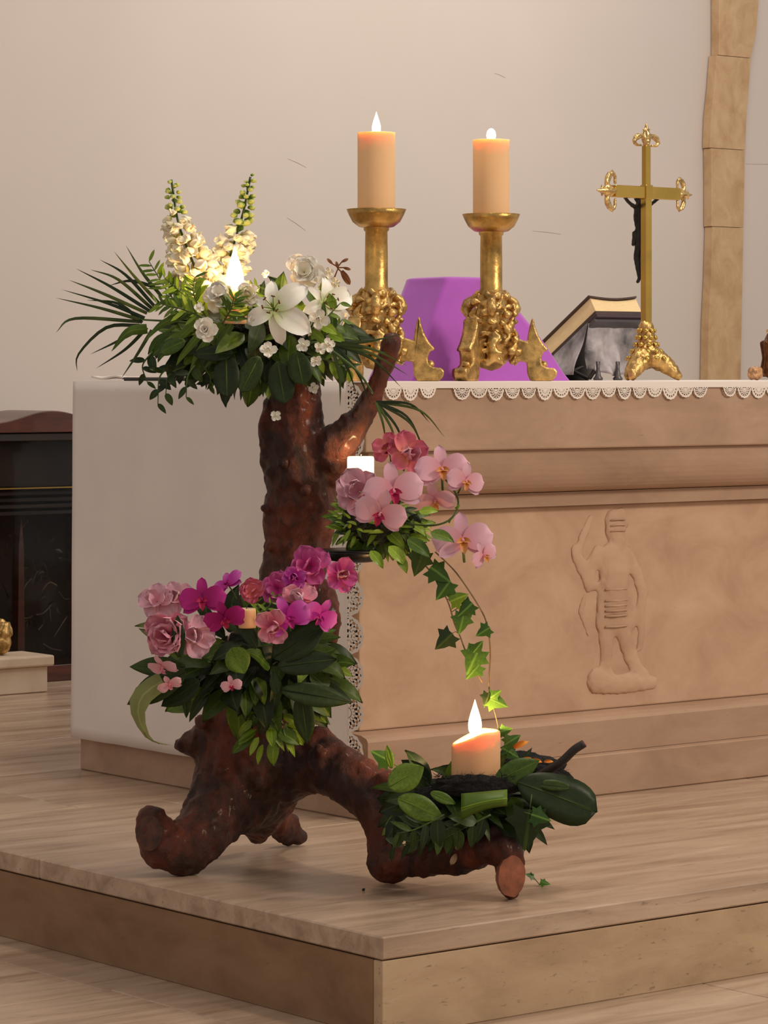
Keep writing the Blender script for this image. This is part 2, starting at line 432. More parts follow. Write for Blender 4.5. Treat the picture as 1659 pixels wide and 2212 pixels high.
cbx('upper_panel', x0+.02, x1-.02, .06, .08, zq(1052), zq(953), M_DKIN)
cbx('gilt_strip', x0+.02, x1-.02, .03, .05, zq(1056), zq(1052.5), M_BRASS, bv=.0005)
for k in range(4): cbx('ledge', x0+.02, x1-.02, .05-.008*k, .2, zq(1070+14*k), zq(1062+14*k), M_DKIN)
px0, px1 = uq(52), uq(68)
prismy('obelisk', [(px0, zq(1437)), (px0+.004, zq(1180)), ((px0+px1)/2, zq(1112)), (px1-.004, zq(1180)), (px1, zq(1437))], .04, .08, M_DWOOD, cab, .002)
rr = random.Random(5); M_CAB = plain('glinting iron', (96,82,66), .3, .9)
for k in range(26):      # dark glinting metal branches inside the case
    a = Vector((uq(rr.uniform(72, 165)), rr.uniform(.05, .17), zq(rr.uniform(1150, 1425))))
    d = Vector((rr.uniform(-1, 1), rr.uniform(-.3, .3), rr.uniform(-.7, .9))).normalized()*rr.uniform(.03, .09)
    q = [a, a+d*.5+Vector((0, 0, rr.uniform(-.02, .02))), a+d]
    for p in q: p.x = min(max(p.x, x0+.03), x1-.03); p.y = min(max(p.y, .03), .2); p.z = min(max(p.z, zq(1430)), zq(1120))
    ob('branch', tube_mesh('branch', bez(q, 8), [rr.uniform(.0012, .004)]*9, M_CAB, 6), cab)
lv = mesh('dark_leaf', [(0,0,0), (.012,.004,.009), (.03,0,0), (.012,.004,-.009)], [[0,1,2],[0,2,3]], M_DARKB)
for k in range(30):
    o = ob('leaf', lv, cab); o.location = (uq(rr.uniform(76, 165)), rr.uniform(.03, .17), zq(rr.uniform(1160, 1425)))
    o.rotation_euler = (rr.uniform(-1, 1), rr.uniform(0, 6), rr.uniform(-.6, .6))
for k in range(16):
    o = cbx('engraved_bar', uq(3), uq(3+rr.uniform(14, 34)), .04, .045, zq(1118+rr.randrange(0, 22)*13), 0, M_DARKB) if False else None
cbx('glass_pane', x0+.02, x1-.02, .004, .008, zq(1437), zq(952), M_GLASS, bv=0)

# low stone pedestal on the left with a gilt urn on it
c = P(103, 1495, 9.87); hb = .085
ped = empty('stone_pedestal', (c.x-.3, c.y+.15, 0), 'low pale stone pedestal with an overhanging slab on the floor, left of the altar', 'pedestal')
box('block', c.x-.7, c.x, c.y, c.y+.17, .001, hb, S_PED, ped, .003)
box('top_slab', c.x-.72, c.x+.018, c.y-.014, c.y+.18, hb, hb+.034, S_PED, ped, .006, 2)
up = P(-4, 1401, 9.87)
urn_m = blob('urn', [[(Vector((0,0,.010)), .030), (Vector((0,0,.022)), .034), (Vector((0,0,.04)), .022), (Vector((0,0,.06)), .024), (Vector((0,0,.085)), .014)]] +
             [[(Vector((.03*math.cos(a), .03*math.sin(a), .05)), .010), (Vector((.022*math.cos(a+.4), .022*math.sin(a+.4), .08)), .008)] for a in [i*PI/4 for i in range(8)]], M_GOLD2, .004, 2, ((.002, 90),))
zmin = min(v_.co.z for v_ in urn_m.vertices)
for v_ in urn_m.vertices:
    v_.co.z -= zmin
urn = ob('gilt_urn', urn_m, loc=(up.x, c.y+.08, hb+.035)); tag(urn, 'small ornate gilt urn on the low stone pedestal', 'urn')

# ================================================================== the altar
altar = empty('altar', (1.2, .6, 0), 'large pale limestone altar with a carved front', 'altar')
AL = altar.location.copy()
def shift(o): o.location = -AL; return o
XR = 2.4
box('plinth', 0.01, XR, 0, 1.2, .0005, .099, S_ALTAR, altar, .003)
shift(prism('base_molding', [(.03,.1), (.03,.176), (.036,.184), (.055,.19), (.095,.193), (1.12,.193), (1.12,.1)], .03, XR-.03, S_ALTAR, altar))
box('front_panel', .06, XR-.06, .1, 1.1, .1935, .698, S_PANEL, altar, .004, 2)
shift(prism('frieze', [(.078,.699), (.078,.733), (1.12,.733), (1.12,.699)], .04, XR-.04, S_ALTAR, altar))
cove = [(.07-.055*math.sin(t*PI/2), .735+.104*(1-math.cos(t*PI/2))) for t in [i/10 for i in range(11)]]
shift(prism('cove_molding', cove+[(1.15,.839), (1.15,.735)], .02, XR-.02, S_ALTAR, altar, False))
box('mensa_slab', 0, XR, 0, 1.2, .84, .9985, S_ALTAR, altar, .004, 2)

# relief of a helmeted soldier raising a sword, carved on the panel
def relief_pt(px, py, d=0):
    q, Z = PV(px, .1, py); return Vector((q.x, .1 - d, q.z))
def RC(px, py, rpx, d=0): q = relief_pt(px, py, d); return (q, rpx*1.24/870)
fig = [
    [RC(1322,1122,18), RC(1328,1145,24), RC(1334,1168,20), RC(1338,1186,12)],                 # head
    [RC(1318,1108,6), RC(1340,1112,13), RC(1350,1128,10)],                                    # helmet crest
    [RC(1318,1205,28), RC(1325,1235,36), RC(1325,1270,33), RC(1326,1300,33)],
    [RC(1306,1290,20), RC(1304,1345,20)], [RC(1328,1290,22), RC(1328,1348,22)], [RC(1348,1290,20), RC(1354,1345,20)], # torso and skirt
    [RC(1292,1195,16), RC(1272,1232,14), RC(1272,1262,14), RC(1284,1266,9)],                  # raised arm
    [RC(1265,1245,11), RC(1247,1205,13), RC(1242,1188,11)],
    [RC(1247,1190,9), RC(1262,1150,9), RC(1276,1118,6)],                                      # sword
    [RC(1354,1200,16), RC(1376,1240,13), RC(1388,1280,12), RC(1382,1330,11), RC(1386,1365,9), RC(1382,1400,7)],  # arm and cape
    [RC(1308,1360,19), RC(1310,1405,15), RC(1306,1440,14), RC(1316,1462,12)],                 # legs
    [RC(1346,1360,19), RC(1356,1405,16), RC(1372,1440,15), RC(1392,1462,12)],
    [RC(1288,1470,24), RC(1330,1478,18), RC(1372,1474,18), RC(1410,1474,12)],                 # mound
    [RC(1262,1290,6), RC(1255,1320,7), RC(1270,1370,4)],
]
def flat(m):
    for v_ in m.vertices: v_.co.y = .1 - max(-.004, (.1 - v_.co.y)*.36)
rel = blob('relief_figure', fig, S_PANEL, .006, 2, ((.0025, 60), (.002, 130)), flatten=flat)
shift(ob('relief_figure', rel, altar))
for py in (1272, 1296, 1307, 1318, 1329, 1352):    # banded skirt
    q = relief_pt(1324, py, .018); o = ob('skirt_band', tube_mesh('skirt_band', [q+Vector((-.036,.006,0)), q+Vector((0,.003,-.001)), q+Vector((.038,.006,0))], .0024, S_PANEL, 6), altar); o.location = -AL
for k, py in enumerate((1122, 1134, 1146)):
    q = relief_pt(1329, py, .0145); o = ob('helmet_band', tube_mesh('helmet_band', [q+Vector((-.024,.007,-.002)), q+Vector((-.008,.001,.001)), q+Vector((.010,.001,.001)), q+Vector((.026,.007,-.001))], .0022, S_PANEL, 6), altar); o.location = -AL

# ------------------------------------------------------------------ altar cloth with lace
clo = empty('altar_cloth', (0, .6, 1.0), 'white linen cloth with scalloped lace edging draped over the altar', 'tablecloth')
CL = clo.location.copy()
def grid(name, fn, nu, nv, mat, parent, off, smooth=True):
    vs = []; fs = []
    for i in range(nu+1):
        for j in range(nv+1): vs.append(fn(i/nu, j/nv) - off)
    for i in range(nu):
        for j in range(nv):
            a = i*(nv+1)+j; fs.append([a, a+1, a+nv+2, a+nv+1])
    return ob(name, mesh(name, vs, fs, mat, smooth), parent)
box('top_sheet', -.006, XR, -.004, 1.2, .9988, 1.0018, M_CLOTH, clo, .001)
box('front_hem', .03, XR, -.0055, -.0035, .986, 1.0012, M_LACE, clo, .0004)
def side(a, b):
    vv = .045 + a*1.157; z = 1.0 - b*.915
    wv = .0022*math.sin(vv*17+b*1.2)*b + .0016*math.sin(vv*41+2)*b + .006*math.exp(-((vv-.62)/.03)**2)*b*(b > .2) + .0012*noise.noise(Vector((vv*6, z*4, 0)))
    return Vector((-.009 - .004*b - wv, vv, z))
sp = grid('side_panel', side, 60, 30, M_CLOTH, clo, CL)
sm = sp.modifiers.new('thick', 'SOLIDIFY'); sm.thickness = .0015
def scallop_mesh():
    vs = []; fs = []
    def strip(a, b):
        i = len(vs)
        for p, q in zip(a, b): vs.append((p[0], 0, p[1])); vs.append((q[0], 0, q[1]))
        for k in range(len(a)-1): fs.append([i+2*k, i+2*k+1, i+2*k+3, i+2*k+2])
    arc = lambda r, n=14, rip=0: [(r*(1+rip*(k % 2))*math.cos(PI+PI*k/n), r*1.12*(1+rip*(k % 2))*math.sin(PI+PI*k/n)) for k in range(n+1)]
    strip(arc(.5, 14, .05), arc(.415))
    strip(arc(.33, 14, .06), arc(.25))
    strip(arc(.15, 8), arc(.02, 8))
    for k in range(1, 8):
        a = PI+PI*k/8; c_, s_ = math.cos(a), math.sin(a)*1.12; w_ = .028
        strip([(c_*.13-s_*w_, s_*.13+c_*w_), (c_*.44-s_*w_, s_*.44+c_*w_)], [(c_*.13+s_*w_, s_*.13-c_*w_), (c_*.44+s_*w_, s_*.44-c_*w_)])
    strip([(-.56, .06), (.56, .06)], [(-.56, -.05), (.56, -.05)])
    return mesh('lace_scallop', vs, fs, M_LACE)
SCAL = scallop_mesh()
x = .075; k = 0
while x < 1.62:
    if not (.228 < x < .27 or 1.10 < x < 1.15):
        o = ob('lace_scallop', SCAL, clo); o.location = Vector((x, -.0068, .986)) - CL; o.scale = (.047, 1, .046+.006*math.sin(k*2.3))
        o.rotation_euler = (.05*math.sin(k*1.7), 0, .08*math.sin(k))
    x += .0515; k += 1
z = .955; k = 0
while z > .10:
    o = ob('lace_scallop', SCAL, clo); o.location = Vector((-.012, .052, z)) - CL
    o.rotation_euler = Euler((0, 0, 0)) if False else (PI/2, PI/2*0, 0)
    o.matrix_basis = Matrix.Translation(Vector((-.0125-.003*(1-z), .05, z))-CL) @ Matrix(((0,1,0,0), (0,0,1,0), (1,0,0,0), (0,0,0,1))) @ Matrix.Diagonal((.088, 1, .105, 1))
    z -= .0885; k += 1
vq = .09
while vq < .5:
    o = ob('lace_scallop', SCAL, clo)
    o.matrix_basis = Matrix.Translation(Vector((-.0165, vq, .094))-CL) @ Matrix(((0,-1,0,0), (1,0,0,0), (0,0,1,0), (0,0,0,1))) @ Matrix.Diagonal((.088, 1, .05, 1))
    vq += .0885

# ================================================================== on the altar
TOP = 1.0019
def flame_mesh(name, h, r, mat, blunt=False):
    pr = [(.001, 0), (r*.62, h*.05), (r*.92, h*.16), (r, h*.3), (r*.9, h*.45), (r*.62, h*.64), (r*.34, h*.8), (r*.12, h*.94), (.0004, h)]
    if blunt: pr = [(.001, 0), (r*.75, h*.06), (r*.9, h*.25), (r, h*.5), (r*.93, h*.7), (r*.7, h*.87), (r*.35, h*.97), (.0004, h)]
    return lathe_mesh(name, pr, mat, 16)
def point(loc, power, parent=None, r=.012):
    l = bpy.data.lights.new('flame_light', 'POINT'); l.energy = power; l.color = (1.0, .62, .28); l.shadow_soft_size = r
    o = bpy.data.objects.new('flame_light', l); COL.objects.link(o); o.location = loc
    if parent is not None: o.parent = parent
    return o
# candlesticks
def candlestick_parts():
    core = [[(Vector((0,0,.070)), .046), (Vector((0,0,.090)), .054), (Vector((0,0,.12)), .048), (Vector((0,0,.16)), .046), (Vector((0,0,.188)), .040), (Vector((0,0,.212)), .028)]]
    rr = random.Random(12)
    for j, (z, rad, n) in enumerate(((.050,.060,10), (.072,.068,12), (.095,.066,12), (.118,.060,11), (.142,.058,11), (.166,.060,11), (.186,.054,10), (.205,.040,8))):
        for i in range(n):
            a = 2*PI*(i+.5*(j % 2))/n + rr.uniform(-.12, .12); s = rr.uniform(.007, .0115)
            p = Vector((rad*math.cos(a), rad*math.sin(a), z+rr.uniform(-.006, .006)))
            q = Vector((rad*math.cos(a+.22), rad*math.sin(a+.22), z+rr.uniform(-.012, .014)))
            core.append([(p, s), (q, s*.55)])
    for a in (PI/6, PI/6+2*PI/3, PI/6+4*PI/3):     # scroll volutes at the shoulders
        core.append([(Vector((r_*math.cos(a), r_*math.sin(a), z_)), w_) for r_, z_, w_ in ((.05,.20,.010), (.066,.192,.011), (.073,.176,.012), (.066,.163,.010))])
        core.append([(Vector((r_*math.cos(a), r_*math.sin(a), z_)), w_) for r_, z_, w_ in ((.045,.12,.010), (.06,.10,.010), (.066,.08,.012), (.06,.06,.012))])
    body = blob('body', core, M_GOLD2, .0034, 3, ((.0012, 120),))
    shaft = lathe_mesh('shaft', [(.030,.205), (.034,.212), (.031,.218), (.0272,.224), (.027,.30), (.0262,.352), (.030,.356), (.030,.362), (.038,.366)], M_GOLD, 28)
    bowl = lathe_mesh('drip_bowl', [(.034,.362), (.042,.364), (.056,.375), (.065,.392), (.0705,.405), (.0675,.4055), (.061,.394), (.052,.390), (.01,.3895)], M_GOLD, 36)
    poly = [(.045,.108), (.0875,.096), (.089,.11), (.094,.135), (.099,.152), (.103,.150), (.105,.135), (.113,.112), (.124,.092), (.137,.078), (.136,.073), (.126,.071), (.121,.055), (.123,.040), (.136,.033), (.154,.031), (.160,.024), (.158,.012), (.148,0), (.096,0), (.088,.015), (.086,.046), (.045,.050)]
    fo = prismy('foot', poly, -.017, .017, M_GOLD2, None, .004); fm = fo.data; bpy.data.objects.remove(fo)
    knob = lathe_mesh('foot_scroll', [(.001,-.01), (.007,-.008), (.010,0), (.007,.008), (.001,.01)], M_GOLD2, 10)
    return body, shaft, bowl, fm, knob
CB = candlestick_parts()
def candlestick(px, v, label):
    p, Z = PV(px, v, z=TOP)
    t = empty('candlestick', p, label, 'candlestick', 'gilt candlesticks on the altar')
    t.rotation_euler.z = math.atan2(-SA, CA)
    for n, m in zip(('body', 'shaft', 'drip_bowl'), CB[:3]): ob(n, m, t)
    for a in (0, 2*PI/3, 4*PI/3):
        f = ob('foot', CB[3], t); f.rotation_euler.z = a
        for (x_, z_) in ((.147, .022), (.127, .04)):
            kn = ob('foot_scroll', CB[4], f); kn.location = (x_, 0, z_); kn.rotation_euler.x = PI/2
    return p
def ledcandle(p, label, fh, fr, blunt):
    t = empty('led_candle', p+Vector((0,0,.3905)), label, 'candle', 'beige led candles on the candlesticks')
    H = .181+.014; r = .0445
    ob('wax', lathe_mesh('wax', [(r*.97,0), (r,.003), (r,H-.004), (r*1.02,H-.002), (r*1.01,H), (r*.93,H-.001), (r*.85,H-.006), (.004,H-.0065)], M_WAXL, 40), t)
    ob('flame', flame_mesh('flame', fh, fr, M_FLAMEH, blunt), t, loc=(0,0,H-.006))
    point((0,0,H+.012), .7, t, .008)
p1 = candlestick(813, .19, 'ornate gilt candlestick behind the white lilies, nearer the left end of the altar')
ledcandle(p1, 'beige pillar candle with a tall pointed flame, left one of the pair', .055, .0105, False)
p2 = candlestick(1061, .19, 'ornate gilt candlestick standing in front of the purple veil')
ledcandle(p2, 'beige pillar candle with a short blunt flame, right one of the pair', .034, .0115, True)

# purple veiled stand
def veil():
    vs = []; fs = []; NL = 14; K = 64
    for i in range(NL+1):
        t = i/NL                                          # 0 bottom, 1 top
        zt = t*.248
        y0 = .36+.03*t; y1 = .53+.06*t
        x0 = PV(890+(965-890)*t, y0, z=0)[0].x; x1 = PV(1240+(1095-1240)*t, y0, z=0)[0].x
        pts = []
        cs = [(x0, y0), (x1, y0), (x1, y1), (x0, y1)]
        for c_ in range(4):
            rc = (.004+.012*t) if c_ == 0 else (.012+.045*t)
            cx_ = cs[c_][0] + (rc if c_ in (0, 3) else -rc); cy_ = cs[c_][1] + (rc if c_ in (0, 1) else -rc)
            for k in range(K//4):
                a = PI+PI/2*c_ + PI/2*k/(K//4-1); pts.append((cx_+rc*math.cos(a), cy_+rc*math.sin(a)))
        for k, (x_, y_) in enumerate(pts):
            cxm, cym = (x0+x1)/2, (y0+y1)/2
            f_ = 1 + (1-t)*.03*math.sin(x_*40+y_*30)
            vs.append((cxm+(x_-cxm)*f_, cym+(y_-cym)*f_, TOP+zt))
    for (s, dz) in ((.985, .006), (.94, .010), (.8, .0125), (.5, .0135), (.02, .0135)):   # rounded top
        base = vs[NL*K:(NL+1)*K]; cxm = sum(p[0] for p in base)/K; cym = sum(p[1] for p in base)/K
        for p in base: vs.append((cxm+(p[0]-cxm)*s, cym+(p[1]-cym)*s, p[2]+dz))
    L = len(vs)//K
    for i in range(L-1):
        for k in range(K): fs.append([i*K+k, i*K+(k+1) % K, (i+1)*K+(k+1) % K, (i+1)*K+k])
    off = Vector((.70, .45, TOP))
    return mesh('veil', [Vector(p)-off for p in vs], fs, M_PURPLE, True), off
vm, off = veil()
t = ob('purple_veil', vm, loc=off); tag(t, 'purple satin veil draped over a stand on the altar', 'veil')

# standing cross
cp, Zx = PV(1396, .30, z=TOP)
cross = empty('altar_cross', cp, 'brass standing crucifix with scrolled ends on an ornate foot', 'cross')
ch = [[(Vector((0,0,.138)), .020), (Vector((0,0,.10)), .025), (Vector((0,0,.062)), .034)]]
rr = random.Random(3)
for a in (0, 2*PI/3, 4*PI/3):
    a += math.atan2(-SA, CA)
    dx, dy = math.cos(a), math.sin(a)
    ch.append([(Vector((.02*dx, .02*dy, .06)), .03), (Vector((.045*dx, .045*dy, .045)), .024), (Vector((.068*dx, .068*dy, .026)), .018), (Vector((.082*dx, .082*dy, .012)), .012)])
ft = blob('foot', ch, M_GOLD2, .004, 2, ((.003, 60), (.0025, 130)))
ob('foot', ft, cross)
rows_ = [(.13,.022,8), (.112,.026,9), (.094,.031,9), (.076,.040,10), (.058,.05,11)]
sc_m = lathe_mesh('scale', [(.0005,-.004), (.006,-.002), (.0075,0), (.006,.002), (.0005,.004)], M_BRASS, 8)
for j, (z, r, n) in enumerate(rows_):
    for i in range(n):
        a = 2*PI*(i+.5*(j % 2))/n
        o = ob('scale', sc_m, cross); o.location = (r*math.cos(a), r*math.sin(a), z); o.rotation_euler = (0, PI/2-.4, a)
a_ = .0106
cb = lambda n, x0, x1, y0, y1, z0, z1, par, m=M_BRASS: ob(n, box_mesh(n, x0, x1, y0, y1, z0, z1, m, .0012), par)
cb('upright', -a_, a_, -a_, a_, .13, .47, cross); cb('upper_shaft', -.0086, .0086, -.0086, .0086, .495, .607, cross)
cb('crossbar', -.115, .115, -.0095, .0095, .470, .501, cross); cb('centre_boss', -.012, .012, -.0135, .0112, .468, .505, cross)
def finial():
    ch = []; rr = .0062
    for s in (1, -1):
        ch.append([(Vector((.006+.0*k + .018*math.sin(t)*(1-.05*k), 0, s*(.024-.018*math.cos(t)*1.0))), rr*(1-.05*k)) for k, t in enumerate([i*.62 for i in range(9)])])
        ch.append([(Vector((.004,0,s*.006)), .006), (Vector((.022,0,s*.012)), .005), (Vector((.012,0,s*.03)), .0045), (Vector((.004,0,s*.046)), .003)])
    ch.append([(Vector((0,0,0)), .009), (Vector((.024,0,0)), .010), (Vector((.040,0,.0)), .005), (Vector((.052,0,0)), .002)])
    ch.append([(Vector((.036,0,.011)), .0028), (Vector((.036,0,-.011)), .0028)])
    return blob('finial', ch, M_SILV, .0022, 1, ((.0008, 200),))
FIN = finial()
for (loc, ry, s) in (((-.115,0,.4855), PI, 1.12), ((.115,0,.4855), 0, .95), ((0,0,.612), -PI/2, 1.02)):
    f = ob('finial', FIN, cross); f.location = loc; f.rotation_euler = (0, ry, 0); f.scale = (s, s*1.1, s)
V3 = Vector
corp = [[(V3((0,.024,.458)), .010), (V3((0,.026,.445)), .015), (V3((.001,.028,.42)), .0155), (V3((.002,.027,.395)), .012), (V3((.001,.027,.372)), .0155), (V3((.004,.03,.345)), .013), (V3((0,.033,.32)), .011), (V3((-.002,.027,.29)), .0085), (V3((-.002,.022,.266)), .006), (V3((-.002,.03,.256)), .005)],
        [(V3((-.012,.025,.447)), .0065), (V3((-.038,.022,.458)), .0055), (V3((-.062,.018,.474)), .0045)],
        [(V3((.012,.025,.447)), .0065), (V3((.038,.022,.458)), .0055), (V3((.062,.018,.474)), .0045)],
        [(V3((.0,.026,.46)), .007), (V3((-.003,.032,.477)), .0105), (V3((-.003,.033,.483)), .0095)],
        [(V3((-.014,.03,.382)), .006), (V3((-.018,.03,.352)), .005)]]
ob('corpus', blob('corpus', corp, M_DARKB, .003, 2, ((.001, 120),)), cross)

# open missal on its stand, high edge towards the front
bl, Zb = PV(1278, .60, py=652)
bs = bl.copy()
ang = math.atan2(.122, .19)
st = empty('book_stand', (bs.x+.10, bs.y+.09, TOP), 'grey book stand draped with marbled grey cloth behind the cross foot', 'book stand')
bk = empty('missal', bs, 'thick open book with cream page edges tilted on the grey stand', 'book')
bk.rotation_euler = (-ang, 0, 0)
W, L = .168, .30
ob('back_cover', box_mesh('back_cover', -.006, W, -.004, L, -.050, -.044, M_BOOKI, .0015), bk)
ob('spine_board', box_mesh('spine_board', -.004, W, -.002, L, -.0435, -.030, M_BOOKC, .001), bk)
pm = grid('page_block', lambda a, b: Vector((-.0005 + a*W, b*L*.99, .014 - .008*math.sin(a*PI*.9+.2)*.9)), 14, 2, M_PAGE, bk, Vector())
pb = prismy('page_edges', [(0,-.0295)]+[(a*W/12, .013-.009*math.sin(a/12*PI*.9+.2)) for a in range(13)]+[(W,-.0295)], 0, L*.99, M_PAGE, bk, 0)
bpy.data.objects.remove(pm)
ob('front_cover', prismy('fc', [(-.008+a*(W+.008)/12, .0148-.009*math.sin(a/12*PI*.9+.2)+dz) for dz in (0,) for a in range(13)] + [(-.008+a*(W+.008)/12, .0188-.009*math.sin(a/12*PI*.9+.2)) for a in range(12, -1, -1)], -.006, L, M_BOOKC, bk, 0).data, bk)
for o in [o for o in bpy.data.objects if o.name == 'fc']: bpy.data.objects.remove(o)
# the stand: a sloped board on crossed legs with cloth hanging over the front
sb = ob('sloped_board', box_mesh('sloped_board', -.012, W+.02, .004, L, -.060, -.0512, M_STEEL, .001), st)
sb.matrix_basis = Matrix.Translation(-st.location) @ Matrix.Translation(bs) @ Matrix.Rotation(-ang, 4, 'X')
ztop = bs.z-.058
def cl(a, b):
    x = bs.x - .012 + a*(W+.03) - .03*b*(1-a)
    y = bs.y - .002 - .012*b + .012*math.sin(a*15+b*5)*b + .008*math.sin(a*31-b*7)*b
    z = ztop - b*(ztop-TOP-.022) + .02*math.sin(a*7+1)*b*b*.5
    return Vector((x, y, z))
g_ = grid('cloth_front', cl, 36, 18, M_GREYC, st, st.location); s_ = g_.modifiers.new('t', 'SOLIDIFY'); s_.thickness = .002
def cl2(a, b):
    top_y = bs.y + a*.185; zt = bs.z - .056 - a*.118
    return Vector((bs.x - .013 - .05*b*(1-a) + .008*math.sin(a*14+b*6)*b, top_y, max(TOP+.012, zt - b*(zt-TOP-.015))))
g_ = grid('cloth_side', cl2, 30, 14, M_GREYC, st, st.location); s_ = g_.modifiers.new('t', 'SOLIDIFY'); s_.thickness = .002
for (a, b) in (((.02, .03, .0), (.13, .03, .13)), ((.13, .03, .0), (.03, .03, .13)), ((.02, .16, .0), (.13, .16, .05)), ((.13, .16, .0), (.02, .16, .05))):
    q0 = Vector((bs.x+a[0], bs.y+a[1], TOP+.006)); q1 = Vector((bs.x+b[0], bs.y+b[1], TOP+b[2]))
    ob('leg', tube_mesh('leg', [q0-st.location, q1-st.location], .006, M_STEEL, 8), st)
for (a, v_) in ((.005, -.02), (.075, -.022)):
    q0 = Vector((bs.x+a, bs.y+v_, TOP+.0008))
    ob('stand_foot', lathe_mesh('stand_foot', [(.012,0), (.014,.004), (.008,.012), (.005,.03), (.006,.05)], M_STEEL, 12), st, loc=q0-st.location)

# things at the right frame edge
p, Z = PV(1676, .36, z=TOP)
t = empty('candle_holder', p, 'dark bronze and gilt candle holder at the right end of the altar', 'candle holder')
ob('body', blob('body', [[(V3((0,0,.03)), .034), (V3((0,0,.06)), .026), (V3((0,0,.10)), .034), (V3((0,0,.128)), .022)]] + [[(V3((.034*math.cos(a), .034*math.sin(a), .02)), .012), (V3((.03*math.cos(a), .03*math.sin(a), .06)), .009), (V3((.036*math.cos(a), .036*math.sin(a), .10)), .009)] for a in [i*PI/3 for i in range(6)]], plain('brown bronze', (96,58,32), .35, .9, var=.3, scale=50), .004, 2), t)
ob('socket', lathe_mesh('socket', [(.022,.125), (.026,.13), (.026,.138), (.012,.142), (.004,.143)], M_SILV, 20), t)
ob('pricket', lathe_mesh('pricket', [(.004,.14), (.004,.17), (.0055,.173), (.0035,.18), (.0025,.192), (.0005,.20)], M_BRASS, 12), t)
bm_ = min(v_.co.z for v_ in t.children[0].data.vertices)
for v_ in t.children[0].data.vertices: v_.co.z = max(v_.co.z, .0005)
p, Z = PV(1632, .30, z=TOP)
m_ = blob('marbled_block', [[(V3((-.012,0,.012)), .013), (V3((.012,0,.012)), .013)], [(V3((-.012,.0,.024)), .012), (V3((.012,0,.024)), .012)]], plain('marbled brown glass', (150,112,76), .3, var=.5, scale=60), .004, 1, ((.003, 90),))
zm = min(v_.co.z for v_ in m_.vertices)
for v_ in m_.vertices: v_.co.z -= zm
tag(ob('marbled_block', m_, loc=p+Vector((0,0,.0005))), 'small marbled brown block beside the dark candle holder', 'block')

# napkin and black tray near the left end
p = P(228, 829, 7.80)
m_ = grid('n', lambda a, b: Vector(((a-.5)*.06, (b-.5)*.14, .006+.003*math.sin(a*5+1)*math.sin(b*7))), 10, 14, M_LACE, None, Vector())
s_ = m_.modifiers.new('t', 'SOLIDIFY'); s_.thickness = .005; s_.offset = -1
m_.name = 'folded_napkin'; m_.location = (.035, PV(228, 0.0, z=TOP)[0].y + 1.07, TOP); tag(m_, 'folded white napkin on the far left corner of the altar', 'napkin')
tr = empty('black_tray', (.07, .66, TOP), 'flat black tray on the altar behind the white bouquet', 'tray')
ob('tray_base', box_mesh('tray_base', -.06, .06, -.24, .34, .0, .006, M_BLACK, .002, 2), tr)
ob('tray_rim', prismy('tr', [(-.063,.004), (-.06,.009), (.06,.009), (.063,.004)], -.243, .343, M_BLACK, tr, .001).data, tr)
for o in [o for o in bpy.data.objects if o.name == 'tr']: bpy.data.objects.remove(o)

# ================================================================== driftwood stump
def S(px, py, Z, r): return (P(px, py, Z), r*Z/F)
chains = [
    [S(642,800,6.40,50), S(640,850,6.40,54), S(637,900,6.40,60), S(636,960,6.40,68), S(648,1030,6.40,78), S(652,1090,6.40,80), S(648,1150,6.40,75), S(640,1210,6.40,70), S(628,1280,6.40,70), S(602,1360,6.40,84), S(572,1440,6.40,108), S(560,1500,6.40,122), S(556,1560,6.40,120), S(548,1630,6.40,128), S(520,1690,6.39,105)],
    [S(590,870,6.40,20), S(577,930,6.38,16), S(582,1000,6.40,22)],
    [S(700,985,6.38,52), S(740,950,6.36,38), S(783,900,6.35,30), S(806,850,6.34,25), S(826,790,6.34,24), S(846,738,6.33,20)],
    [S(715,1010,6.38,38), S(755,945,6.36,24)],
    [S(640,1330,6.40,70), S(690,1290,6.36,40), S(704,1330,6.34,34), S(706,1370,6.34,24), S(712,1385,6.34,14)],
    [S(600,1310,6.40,50), S(545,1300,6.40,28), S(520,1310,6.40,16)],
    [S(455,1605,6.40,52), S(405,1606,6.38,26), S(388,1608,6.38,16)],
    [S(520,1690,6.39,108), S(480,1740,6.34,76), S(440,1800,6.29,60), S(396,1838,6.26,50), S(352,1826,6.25,46), S(332,1792,6.25,35), S(328,1768,6.25,27)],
    [S(560,1700,6.45,88), S(560,1760,6.52,52), S(562,1800,6.56,26)],
    [S(590,1760,6.55,36), S(615,1795,6.62,30), S(650,1808,6.64,15)],
    [S(625,1800,6.63,26), S(632,1775,6.62,20)],
    [S(570,1640,6.40,115), S(640,1640,6.36,76), S(700,1650,6.30,60), S(760,1690,6.24,54), S(810,1735,6.20,46), S(826,1800,6.17,36), S(834,1850,6.15,40), S(850,1878,6.15,30)],
    [S(690,1600,6.32,34), S(740,1645,6.26,38), S(800,1690,6.22,42), S(850,1700,6.20,30)],
    [S(834,1862,6.15,42), S(900,1858,6.12,40), S(960,1850,6.07,38), S(1020,1840,6.03,38), S(1066,1832,6.00,34), S(1098,1850,5.985,32), S(1102,1890,5.98,30), S(1103,1925,5.975,20)],
    [S(805,1850,6.15,14), S(792,1866,6.15,5)],
    [S(1060,1805,6.0,12), S(1062,1790,6.0,8)],
    [S(925,1870,6.10,22), S(990,1876,6.05,12)],
    [S(575,1100,6.36,11)], [S(582,1020,6.36,9)], [S(660,1060,6.31,12)], [S(720,1010,6.33,12)], [S(585,1180,6.36,14)], [S(690,1620,6.24,17)], [S(480,1660,6.30,17)], [S(560,1690,6.30,20)], [S(840,1690,6.18,24), S(868,1705,6.18,11)], [S(440,1560,6.34,19)], [S(700,1000,6.34,11)], [S(610,1000,6.33,11)],
]
o_st = P(600, 1810, 6.40); o_st.z = 0
